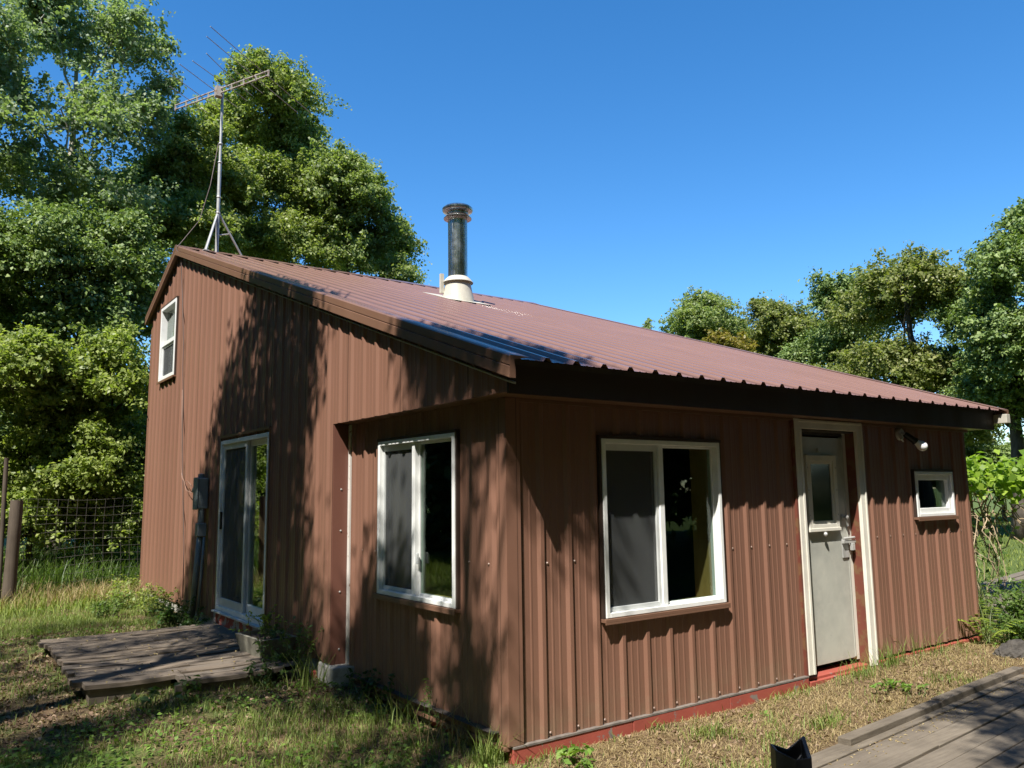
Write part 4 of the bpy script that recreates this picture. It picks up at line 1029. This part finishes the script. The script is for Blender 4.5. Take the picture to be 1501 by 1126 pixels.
tree('shrub', 'bright leafy shrub rising over the thick fence post', (-1.5, 11.4), SHRUB_A, 330, 190, 0.072, L_SHRUB, M_BARK, 0.06, 26, 'shrubs along the wire fence', cat='shrub', clump=0.45, sig=0.33)
tree('shrub', 'bright leafy shrub against the far corner of the gable wall', (-0.4, 11.2), SHRUB_B, 380, 190, 0.072, L_SHRUB, M_BARK, 0.06, 27, 'shrubs along the wire fence', cat='shrub', clump=0.45, sig=0.33)
tree('shrub', 'shaded dark thicket behind the wire fence under the tall trees', (-1.8, 15.5), UNDER, 420, 170, 0.10, L_DARK, M_BARK, 0.06, 28, cat='shrub', sig=0.42)
tree('birch_tree', 'pale green rounded tree rising highest just behind the middle of the roof line', (22.9, 17.6), R1, 210, 200, 0.105, L_MAPLE2, M_BARK, 0.18, 31, 'trees beyond the cabin on the right', sig=0.52)
tree('shrub', 'small yellowing crown showing just over the roof line', (21.2, 15.2), R1B, 36, 120, 0.1, L_YELLOW, M_BARK, 0.06, 32, cat='shrub', sig=0.35)
tree('oak_tree', 'mid green tree left of the gap of sky over the roof', (23.9, 14.7), R2, 210, 200, 0.105, L_OAK, M_BARK, 0.18, 33, 'trees beyond the cabin on the right', clump=0.55, sig=0.52)
tree('oak_tree', 'dark green loose tree with sky showing through beside the tall oak', (22.7, 11.4), R3, 200, 190, 0.105, L_DARK, M_BARK, 0.18, 34, 'trees beyond the cabin on the right', clump=0.75, sig=0.5)
tree('oak_tree', 'tall oak with a dark leaning trunk and yellow green crown over the roof', (20.6, 7.4), R4, 380, 190, 0.1, L_OAK, M_BARK, 0.30, 35, 'trees beyond the cabin on the right', clump=0.8, lean=(19.4, 7.4), twigs=14, sig=0.5)
tree('oak_tree', 'dense dark green tree at the right edge of the view', (19.5, 4.9), R5, 420, 200, 0.095, L_DARK, M_BARK, 0.22, 36, 'trees beyond the cabin on the right', sig=0.48)
tree('shrub', 'low green thicket behind the end of the roof', (22.2, 10.0), R6, 260, 180, 0.11, L_OAK, M_BARK, 0.08, 37, cat='shrub', sig=0.5)
tree('shrub', 'dark thicket in the shade beyond the lawn on the right', (27.0, 8.4), R7, 200, 160, 0.11, L_DARK, M_BARK, 0.08, 38, cat='shrub', sig=0.5)
tree('sapling', 'tiny tree top poking over the roof ridge', (25.8, 23.6), TINY, 14, 60, 0.1, L_MAPLE2, M_BARK, 0.06, 39, twigs=4, sig=0.22)

# trees out of the picture, whose shade falls on the gable and the lawn and whose crowns the windows mirror, some added to cut fill light
def shade_sprays(poly, count, rng, hlo, hhi):
    poly = np.array(poly, float); lo, hi = poly.min(0), poly.max(0); out = []
    while len(out) < count:
        p = lo + (hi - lo) * rng.random(2); ins = False; j = len(poly) - 1
        for i in range(len(poly)):
            if (poly[i, 1] > p[1]) != (poly[j, 1] > p[1]) and p[0] < (poly[j, 0] - poly[i, 0]) * (p[1] - poly[i, 1]) / (poly[j, 1] - poly[i, 1]) + poly[i, 0]: ins = not ins
            j = i
        if ins: out.append(p)
    q = np.array(out); h = rng.uniform(hlo, hhi, count)
    return np.stack([q[:, 0] - SX * h, q[:, 1] - SY * h, h], 1)

def clear_of(P, holes):
    X = P[:, 0] + SX * P[:, 2]; Y = P[:, 1] + SY * P[:, 2]; k = np.ones(len(P), bool)
    for (x, y, a, b) in holes: k &= ((X - x) / a) ** 2 + ((Y - y) / b) ** 2 > 1
    return P[k]

def shade_tree(label, base, parts, holes, per, size, seed, lean, h, tr=0.16):
    rng = np.random.default_rng(seed)
    P = clear_of(np.concatenate([shade_sprays(p, c, rng, a, b) for p, c, a, b in parts]), holes)
    t = thing('shade_tree', label, 'tree', (base[0], base[1], gzf(*base)), 'trees beside the photographer')
    C = (P[:, None, :] + rng.normal(size=(len(P), per, 3)) * np.array([.13, .13, .20])).reshape(-1, 3)
    V, F = leaf_quads(C, size, 0.55, np.array([[0.2, 0.2, 0.6]]), 0.9, rng, droop=0.7)
    np_mesh('crown', V, F, L_MAPLE, t)
    mb = MB(); z0 = gzf(*base)
    tp = wobble((base[0], base[1], z0 - .1), (lean[0], lean[1], h), 9, 0.06, rng)
    mb.tube(tp, list(np.linspace(tr, 0.04, 9)), 8)
    for i in rng.permutation(len(P))[:70]:
        j = int(np.clip(np.searchsorted(tp[:, 2], P[i, 2] - 1.6), 4, 8))
        mb.tube(wobble(tp[j], P[i], 5, 0.06, rng, 0.1), list(np.linspace(0.022, 0.005, 5)), 4, cap=False)
    mb.build('trunk', M_BARK, t, smooth='all', recalc=False)

G1 = [(2.24, 5.66), (1.92, 3.86), (1.24, 3.70), (0.68, 3.56), (0.05, 2.6), (-0.3, 2.4), (-0.3, 7.1), (0.90, 6.86), (1.57, 6.5), (1.95, 5.9)]
LAWN = [(-0.3, 1.9), (-0.3, 7.2), (-6.5, 7.4), (-6.5, 1.2), (-2.0, 1.9)]
shade_tree('leafy tree out of the picture whose shade streaks the gable wall', (-6.0, 1.4),
           [(G1, 640, 7.4, 9.6), (LAWN, 450, 7.2, 11.5)], [(-0.95, 3.6, 0.5, 0.35), (-1.2, 4.3, 0.3, .2), (0.95, 4.7, 0.22, 0.10), (0.2, 4.05, 0.35, 0.10), (-0.4, 3.3, .3, .2), (-3.2, 6.2, .5, .4)], 34, 0.10, 51, (-4.6, 0.9), 10.5)
ROOFB = [(1.38, 2.0), (1.7, 1.9), (1.96, 1.36), (1.93, 0.62), (1.55, 0.56), (1.25, 0.62), (1.13, 1.2)]
LEAN1 = [(0.62, 2.22), (0.42, 2.0), (0.46, 1.45), (0.1, 1.15), (-0.08, 1.3), (-0.08, 2.2), (0.1, 2.3)]
LEAN2 = [(0.30, 0.60), (0.12, 0.26), (0.0, 0.40), (0.05, 0.66)]
FORE = [(-0.35, 1.2), (-0.1, 2.2), (-1.0, 2.6), (-1.6, 2.7), (-2.0, 2.0), (-2.0, -1.5), (-6.0, -3.0), (-6.0, 1.6), (-2.0, 2.6)]
shade_tree('leafy tree out of the picture shading the roof edge and the porch side wall', (-6.6, -2.9),
           [(ROOFB, 120, 8.0, 10.5), (LEAN1, 105, 7.0, 9.5), (LEAN2, 16, 7.0, 9.0), (FORE, 400, 7.0, 10.5)], [(-1.35, 1.5, .42, .5), (-0.45, 1.2, .2, .3), (-3.0, 0.4, .5, .4)], 34, 0.10, 52, (-5.0, -2.6), 10.2)
REAR = [(-2.2, -3.2), (0.2, -2.4), (1.6, -2.6), (6.5, -2.4), (9.0, -2.0), (9.0, -7.0), (-3.5, -7.0)]  # extra canopy added to shade ground out of view and cut bounce light
WALKS = [(2.85, -1.02), (3.6, -1.12), (5.6, -1.15), (5.6, -2.5), (1.7, -2.5), (2.2, -1.85), (2.7, -1.55)]
shade_tree('leafy tree out of the picture shading the boardwalk, crown widened to darken unseen ground', (-3.2, -8.6),
           [(WALKS, 170, 6.5, 9.5), (REAR, 900, 6.5, 10.0)], [(3.4, -1.62, .22, .09), (2.9, -1.32, .16, .07), (4.3, -1.5, .3, .1), (2.5, -2.1, .25, .12)], 34, 0.10, 53, (-2.4, -7.4), 9.0)
yard = [(3.5, -9.2), (8.5, -9.6), (13.5, -9.0), (-1.5, -10.5), (18.0, -6.5), (-16, -7), (-12.5, -12.5), (-19, 2), (-16.5, 7.5), (-9.5, -14.5), (2, -15), (8, -14.5), (14, -14), (-7, -16.5), (-1, -18), (5, -17.5), (11, -16), (16.5, -12.5), (21, -8.5), (26, -4), (-17, -1.5), (-17, 4.5), (-14, 10.5), (-10, 15.5), (-6.2, 18.5)]  # unseen ring of trees, added to block sky light and be mirrored in windows
for k, (x, y_) in enumerate(yard):
    rr_ = random.Random(70 + k); h = 13 if k < 5 else (rr_.uniform(15, 18) if k < 22 else 11)
    bl = [(x + rr_.uniform(-2.4, 2.4), y_ + rr_.uniform(-1.6, 1.6), h * f_, 2.7, 2.7, 2.1) for f_ in ((.12, .22, .32, .42, .52, .62, .72, .82, .9, .3, .6) if k >= 5 else (.45, .55, .62, .7, .78, .85, .92, .5, .66, .8, .95))]
    tree('shade_tree', 'unseen leafy tree added around the yard to block sky light and fill the window reflections', (x, y_), bl, 400, 100, 0.36, (L_MAPLE, L_DARK)[k % 2], M_BARK, 0.22, 80 + k, 'trees added around the yard out of the picture', sig=0.8, twigs=3)

# ------------------------------------------------------------------ grass, litter, weeds
def excluded(x, y):
    h = (x > -0.06) & (x < 6.2) & (y > -0.035) & (y < 9.7)
    h |= (x > -0.2) & (x < 6.2) & (y > 2.33) & (y < 9.7)
    d = (x > -1.9) & (x < -0.2) & (y > np.where(x < -1.27, 2.92, 2.68)) & (y < 5.42)
    p = np.stack([x - worg.x, y - worg.y], -1); u = p @ np.array([wd.x, wd.y]); v = p @ np.array([wv.x, wv.y])
    k = (u > -0.1 - 0.4 * v) & (u < 5.2) & (v > -0.02) & (v < 2.2)
    r = (x > 7.1) & (x < 15) & (y > 0.2 + (x - 7.2) * .115) & (y < 1.5 + (x - 7.2) * .115)
    return h | d | k | r

def field(x, y, s=1.0, ph=0.0):
    return (np.sin(s * 2.3 * x + 1.7 * s * y + ph) + np.sin(s * 3.9 * y - 2.1 * s * x + 1.3 + ph) + 0.7 * np.sin(s * 7.7 * x + 5.1 * s * y + ph) + 0.7 * np.sin(s * 9.1 * y - 6.3 * s * x + 2 * ph)) / 3.4

def scatter(x0, x1, y0, y1, n, dens, rng):
    x = rng.uniform(x0, x1, n); y = rng.uniform(y0, y1, n)
    k = (rng.random(n) < dens(x, y)) & ~excluded(x, y)
    x, y = x[k], y[k]
    return np.stack([x, y, gz(x, y) - 0.004], 1)
rng = np.random.default_rng(99)
def d_green(x, y):
    f = field(x, y); f2 = field(x, y, 2.3, 1.0)
    left = np.clip((0.15 - x) / 0.5, 0, 1) * np.clip(0.7 + 0.8 * f + 0.25 * f2, 0.12, 1)
    left *= np.where((x < -0.1) & (y > 1.9) & (y < 6.3) & (x > -2.6), np.clip(0.18 + 0.4 * f, 0.03, 1), 1)
    strip = np.where((y < 0.1) & (x > -0.1), np.clip(-0.14 + 0.7 * f + 0.5 * f2 + 0.35 * (y > -0.14), 0.02, 0.8), 0)
    right = np.where(x > 6.0, np.clip(0.6 + 0.5 * f, 0, 1), 0)
    return np.maximum(np.maximum(left, strip), right)
P = scatter(-5, 9, -4, 9.5, 520000, d_green, rng)
o = blades(P, 0.070, 0.0052, 0.85, rng, L_GRASS, 'grass'); tag(o, kind='stuff', label='short green grass in patches around the cabin', cat='grass')
def d_dry(x, y):
    f = field(x, y, 1.3, 2.0)
    strip = np.where((y < 0.2) & (x > -0.3) & (x < 7.5), np.clip(0.95 + 0.4 * f, 0, 1), 0)
    left = np.where(x < 0.1, np.clip(0.08 + 0.35 * f, 0.02, 1), 0)
    return np.maximum(strip, left)
P = scatter(-5, 8, -4, 9.5, 640000, d_dry, rng); P[:, 2] += 0.004
o = blades(P, 0.030, 0.0042, 2.6, rng, L_STRAW, 'dry_grass', curl=0.9); tag(o, kind='stuff', label='flattened dry straw coloured grass in front of the door wall', cat='dry grass')
# clover and low broad leaves
def d_clov(x, y):
    f = field(x, y, 0.8, 4.0)
    return np.where((x < 0.1) & (y < 2.4), np.clip(0.5 + 0.9 * f, 0, 1), np.where((x < -0.3) & (y > 5.8), np.clip(0.1 + 0.5 * f, 0, 1), np.where((y < 0.0) & (x > 0), np.clip(-0.25 + 0.5 * f, 0, .5), 0)))
P = scatter(-4.5, 7, -4, 9.5, 110000, d_clov, rng)
h = rng.uniform(0.015, 0.065, len(P)); P[:, 2] += h
V, F = leaf_quads(P, 0.036, 0.72, np.array([[0, 0, 1.0]]), 0.38, rng, fold=0.10)
o = np_mesh('ground_cover', V, F, L_CLOVER); tag(o, kind='stuff', label='low broad leaved clover and weeds in the lawn', cat='ground cover')
# fallen leaves
def d_lit(x, y):
    f = field(x, y, 1.1, 5.0)
    a = np.where((x < -0.1) & (y > 1.7) & (y < 6.4), np.clip(0.6 + 0.5 * f, 0, 1), 0)
    b = np.where((x < -1.6) & (x > -3.2) & (y > 2.0) & (y < 5.2), 0.9, 0)
    c = np.where((y < 0.05) & (x > -0.2), np.clip(0.22 + 0.4 * f, 0.03, 1), 0)
    e = np.where((x > -0.7) & (x < 0) & (y > 1.4) & (y < 3.2), 0.9, 0)
    return np.maximum(np.maximum(a, b), np.maximum(np.maximum(c, e), 0.03))
P = scatter(-4.5, 7, -4, 8, 80000, d_lit, rng); P[:, 2] += rng.uniform(0.006, 0.025, len(P))
V, F = leaf_quads(P, 0.040, 0.55, np.array([[0, 0, 1.0]]), 0.45, rng, fold=0.2)
o = np_mesh('fallen_leaves', V, F, L_LITTER); tag(o, kind='stuff', label='brown fallen leaves strewn around the deck and along the wall', cat='fallen leaves')
Pd = np.stack([rng.uniform(-1.9, -0.25, 130), rng.uniform(2.7, 5.4, 130), np.full(130, 0.128)], 1)
V, F = leaf_quads(Pd, 0.035, 0.5, np.array([[0, 0, 1.0]]), 0.2, rng, fold=0.2)
uu = rng.uniform(0, 4.6, 420); vv = np.abs(rng.normal(0, .13, 420)) + 0.09
Pw = np.stack([worg.x + wd.x * uu + wv.x * vv, worg.y + wd.y * uu + wv.y * vv, np.full(420, -0.066)], 1)
V2, F2 = leaf_quads(Pw, 0.030, 0.30, np.array([[0, 0, 1.0]]), 0.15, rng, fold=0.15)
o = np_mesh('leaf_litter', np.concatenate([V, V2]), np.concatenate([F, F2 + len(V)]), L_STRAW); tag(o, kind='stuff', label='scattered dry leaf bits lying on the deck and the boardwalk boards', cat='leaf litter')
# longer lawn further off
def d_far(x, y):
    f = field(x, y, 0.5, 1.0)
    return np.clip(0.75 + 0.4 * f, 0, 1) * (((x > 6.6) & (y > -6)) | (y > 9.2))
P = scatter(6.5, 32, -6, 26, 90000, d_far, rng)
o = blades(P, 0.10, 0.016, 0.8, rng, L_LAWN, 'lawn_grass'); tag(o, kind='stuff', label='sunlit lawn grass beyond the right end of the cabin', cat='grass')
P = scatter(-6, 0.6, 7.6, 14, 26000, lambda x, y: np.clip(0.15 + (y - 7.9) * 0.5 + 0.4 * field(x, y, 1.2, 3), 0, 1), rng)
o = blades(P, 0.17, 0.010, 0.8, rng, L_LAWN, 'tall_grass'); tag(o, kind='stuff', label='tall sunlit grass in front of the shrubs at the far left', cat='grass')
P = scatter(-5, 1.2, 9.9, 14.5, 14000, lambda x, y: 0 * x + 1, rng)
o = blades(P, 0.48, 0.016, 0.7, rng, L_WEED, 'undergrowth'); tag(o, kind='stuff', label='rank green undergrowth behind the wire fence', cat='undergrowth')
P = scatter(-3.2, -0.2, 8.4, 10.3, 5000, lambda x, y: np.clip(0.4 + 0.7 * field(x, y, 1.0, 0.5), 0, 1), rng)
o = blades(P, 0.26, 0.007, 1.0, rng, L_STRAW, 'dry_stalks'); tag(o, kind='stuff', label='dry straw stalks at the foot of the wire fence', cat='dry grass')

def weed(name, label, loc, h, n, leaf, lmat, seed, spread=0.5, group=None, per=14, aspect=0.5, cat='weed', top=0.0, z=None):
    rng = np.random.default_rng(seed); z0 = gzf(*loc) if z is None else z
    t = thing(name, label, cat, (loc[0], loc[1], z0), group); mb = MB(); Cs = []; Ns = []
    for k in range(n):
        a = rng.uniform(0, 6.28); r = spread * h * rng.uniform(0.15, 1); hh = h * rng.uniform(0.55, 1.05)
        b0 = np.array([loc[0] + rng.normal() * 0.04 * (1 + spread), loc[1] + rng.normal() * 0.04 * (1 + spread), z0 - 0.01])
        e = b0 + np.array([math.cos(a) * r, math.sin(a) * r, hh]); p = wobble(b0, e, 6, 0.012, rng, 0.03)
        mb.tube(p, list(np.linspace(0.0045, 0.0018, 6)), 4, cap=False)
        tt = rng.uniform(0.12, 1.0, per); q = np.stack([np.interp(tt, np.linspace(0, 1, 6), p[:, i]) for i in range(3)], 1)
        od = rng.normal(size=(per, 3)); od[:, 2] = np.abs(od[:, 2]) * 0.3; od = unit(od)
        Cs.append(q + od * leaf * 0.55); Ns.append(od * 0.35 + np.array([0, 0, 0.8]))
    V, F = leaf_quads(np.concatenate(Cs), leaf, aspect, np.concatenate(Ns), 0.35, rng, fold=0.1, droop=0.3)
    np_mesh('leaves', V, F, lmat, t); mb.build('stems', M_STEM, t, recalc=False)
    return t
W = 'weeds at the foot of the walls'
weed('weed', 'bushy weed with upright stems at the foot of the porch corner beside the concrete block', (-0.30, 2.62), 0.55, 13, 0.045, L_WEED, 201, 0.35, W, 20)
weed('weed', 'leafy weed between the planter and the concrete block', (-0.42, 2.85), 0.32, 12, 0.050, L_WEED, 202, 0.6, W, 14)
weed('weed', 'spreading weed hanging off the deck edge in front of the planter', (-0.62, 2.60), 0.22, 12, 0.045, L_WEEDD, 203, 0.9, W, 12)
weed('weed', 'tall slim weed against the left porch wall under the window', (-0.10, 0.84), 0.42, 3, 0.040, L_WEED, 204, 0.18, W, 20, 0.35)
weed('weed', 'small weed against the shaded porch wall left of the window', (-0.12, 1.42), 0.30, 4, 0.045, L_WEEDD, 205, 0.25, W, 14)
weed('weed', 'dark leafy weed beside the concrete block at the porch wall', (-0.12, 1.85), 0.24, 10, 0.055, L_WEEDD, 206, 0.8, W, 12)
weed('weed', 'dark bushy weed at the foot of the electrical conduit', (-0.50, 5.95), 0.36, 22, 0.060, L_WEEDD, 207, 0.7, W, 18)
weed('weed', 'dark weed at the deck corner left of the sliding door', (-0.45, 5.58), 0.22, 14, 0.05, L_WEEDD, 208, 0.8, W, 14)
weed('weed', 'bright leafy weed against the gable left of the conduit', (-0.45, 7.2), 0.42, 24, 0.055, L_SHRUB, 209, 0.7, W, 16)
weed('weed', 'bright low weed clump in the sun beyond the electrical box', (-0.75, 8.0), 0.34, 24, 0.055, L_SHRUB, 210, 1.0, W, 14)
weed('weed', 'bright weed at the far corner of the gable wall', (-0.42, 9.2), 0.34, 20, 0.055, L_SHRUB, 211, 0.9, W, 14)
weed('weed', 'rounded dark green clump on the lawn beyond the deck', (-1.05, 7.3), 0.30, 24, 0.05, L_WEED, 212, 0.8, W, 14)
weed('potted_weed', 'light green weed growing out of the planter', (-0.33, 3.45), 0.26, 12, 0.045, L_FERN, 213, 0.6, None, 14, 0.4, z=0.24)
weed('potted_weed', 'pale small leaved weed trailing in the near end of the planter', (-0.36, 3.17), 0.14, 12, 0.035, L_WEED, 214, 0.9, None, 12, 0.5, z=0.24)
weed('weed', 'small green weed by the red board under the sliding door', (-0.24, 3.86), 0.16, 7, 0.045, L_FERN, 215, 0.7, W, 8, z=0.11)
weed('weed', 'single broad leaved weed in front of the deck edge', (-1.28, 2.48), 0.20, 5, 0.075, L_WEED, 216, 0.5, W, 5, 0.55)
weed('weed', 'broad leaved weed left in front of the deck', (-1.55, 2.46), 0.17, 4, 0.085, L_WEED, 217, 0.6, W, 4, 0.5)
weed('weed', 'big leafy weed patch at the right end of the cabin', (6.75, -0.05), 0.50, 40, 0.070, L_WEED, 218, 0.9, W, 18)
weed('weed', 'leafy weed patch right of the fern', (7.5, 0.1), 0.50, 36, 0.065, L_WEED, 219, 0.9, W, 18)
weed('weed', 'low weed patch between the fern and the rock', (6.2, -0.35), 0.30, 30, 0.06, L_WEED, 220, 1.0, W, 14)
weed('weed', 'tall dry weed stalks at the right end of the cabin', (7.0, 0.3), 0.85, 7, 0.05, L_WEEDD, 221, 0.3, W, 10, 0.3)
weed('weed', 'green weed tuft on the dry strip near the boardwalk rail', (3.35, -0.62), 0.10, 12, 0.055, L_CLOVER, 222, 1.1, 'weed tufts on the dry strip', 6)
weed('weed', 'bright weed by the red base board near the front corner', (0.28, -0.24), 0.12, 10, 0.06, L_CLOVER, 223, 1.1, 'weed tufts on the dry strip', 7)

def fern(label, loc, fronds, seed):
    rng = np.random.default_rng(seed); z0 = gzf(*loc); t = thing('fern', label, 'fern', (loc[0], loc[1], z0)); mb = MB(); V = []; F = []
    for (a, L, lift) in fronds:
        d = np.array([math.cos(a), math.sin(a), 0]); s = np.array([-math.sin(a), math.cos(a), 0]); tt = np.linspace(0, 1, 14)
        p = np.array([loc[0], loc[1], z0]) + np.outer(tt * L, d) + np.outer(lift * np.sin(tt * 2.0) , [0, 0, 1.0])
        mb.tube(p, list(np.linspace(0.004, 0.0015, 14)), 4, cap=False)
        for i in range(2, 14):
            w = 0.10 * math.sin(math.pi * min(1, (i + 1) / 14.5)) + 0.012
            for sg in (-1, 1):
                c = p[i]; e = c + s * sg * w + d * 0.03 + np.array([0, 0, -0.01]); b = len(V)
                V += [c - d * 0.012, c + (e - c) * .5 - d * 0.016, e, c + (e - c) * .5 + d * 0.018]; F.append((b, b + 1, b + 2, b + 3))
    np_mesh('fronds', V, F, L_FERN, t); mb.build('stems', M_STEM, t, recalc=False)
fern('yellow green fern arching from the right end of the cabin', (5.95, -0.16), [(2.6, 0.42, 0.26), (3.3, 0.36, 0.30), (0.2, 0.34, 0.34), (0.7, 0.40, 0.40), (4.4, 0.3, 0.18), (1.6, .3, .3), (5.4, .36, .25)], 5)
def tuft(label, loc, n, h, seed, mat=None, lean=0.7, w=0.006, sp=0.05):
    rng = np.random.default_rng(seed); x = loc[0] + rng.normal(0, sp, n); y = loc[1] + rng.normal(0, sp * .5, n)
    y = np.where((y > -0.045) & (loc[1] < 0) & (loc[0] > 0) & (loc[0] < 6.2), -0.05, y)
    o = blades(np.stack([x, y, gz(x, y) - .005], 1), h * rng.uniform(.4, 1.2, n), w, lean, rng, mat or L_GRASS, 'grass_tuft')
    return tag(o, label, 'grass tuft', 'grass tufts along the walls')
tuft('grass tuft in front of the door threshold', (3.55, -0.16), 70, 0.20, 301, sp=0.16)
tuft('grass tuft at the right foot of the white door trim', (4.15, -0.12), 90, 0.22, 302, sp=0.12)
tuft('long grass tuft against the wall under the small window', (4.75, -0.10), 40, 0.26, 303, sp=0.14)
tuft('dark grass tuft at the front corner of the cabin', (-0.10, 0.05), 150, 0.24, 304, sp=0.06)
tuft('long pale grass tuft at the porch wall near the front corner', (-0.14, 0.45), 60, 0.30, 305, L_STRAW, sp=0.14)
tuft('long grass tuft in the middle of the porch wall', (-0.18, 1.10), 70, 0.28, 306, sp=0.16)
tuft('green grass tuft on the dry strip left of the boardwalk rail', (2.15, -0.75), 160, 0.10, 307, sp=0.10, lean=1.0)
tuft('small grass tuft on the dry strip in front of the window', (1.35, -0.42), 120, 0.09, 308, sp=0.09, lean=1.0)
tuft('tall grass tuft right of the fern', (6.6, 0.25), 130, 0.55, 309, L_LAWN, sp=0.12, lean=0.5)
tuft('tall grass tuft at the far end of the right wall', (7.6, 0.0), 130, 0.50, 310, L_LAWN, sp=0.12, lean=0.5)
tuft('tall thin grass at the foot of the concrete block', (-0.36, 2.3), 70, 0.30, 311, sp=0.10)

# grape vine arbour beyond the right wall
gv = thing('grape_vine', 'yellow green grape vine over dry tangled stems beyond the right end of the cabin', 'vine', (8.7, 1.1, gzf(8.7, 1.1)))
rng = np.random.default_rng(400)
VB = [(8.15, 1.35, 1.62, .5, .4, .26), (8.75, 1.0, 1.60, .55, .4, .30), (9.4, .6, 1.55, .5, .4, .32), (8.0, 1.5, 1.95, .22, .2, .22), (9.9, .4, 1.5, .5, .5, .3)]
P, u, _ = sprays(VB, 210, rng, clump=0.1)
C = (P[:, None] + rng.normal(size=(len(P), 9, 3)) * .10).reshape(-1, 3)
V, F = leaf_quads(C, 0.12, 0.9, np.repeat(u * .5 + np.array([-.15, -.15, .6]), 9, 0), 0.55, rng, fold=0.1)
np_mesh('foliage', V, F, L_VINE, gv)
mb = MB()
for k in range(95):
    x = rng.uniform(7.8, 9.1); y_ = 1.55 - (x - 7.8) * .5 + rng.normal() * .15
    a = np.array([x, y_, rng.uniform(1.1, 1.55)]); e = a + np.array([rng.normal() * .35, rng.normal() * .3, -rng.uniform(.3, 1.4)]); e[2] = max(e[2], gzf(e[0], e[1]))
    mb.tube(wobble(a, e, 7, 0.05, rng, 0.06), list(np.linspace(0.010, 0.004, 7)), 4, cap=False)
for (x, y_) in ((8.05, 1.45), (9.6, .55)): mb.tube([(x, y_, gzf(x, y_) - .1), (x + .02, y_, 1.55)], 0.035, 8)
mb.build('stems', M_TWIG, gv, recalc=False)
P = np.stack([rng.uniform(7.8, 9.0, 260), 0, rng.uniform(0.25, 1.1, 260)], 1) if False else np.stack([rng.uniform(7.8, 8.9, 260), np.zeros(260), rng.uniform(0.25, 1.1, 260)], 1)
P[:, 1] = 1.5 - (P[:, 0] - 7.8) * .5 + rng.normal(0, .15, 260)
V, F = leaf_quads(P, 0.09, 0.6, np.array([[-.2, -.2, .6]]), 0.6, rng); np_mesh('lower_leaves', V, F, L_WEED, gv)
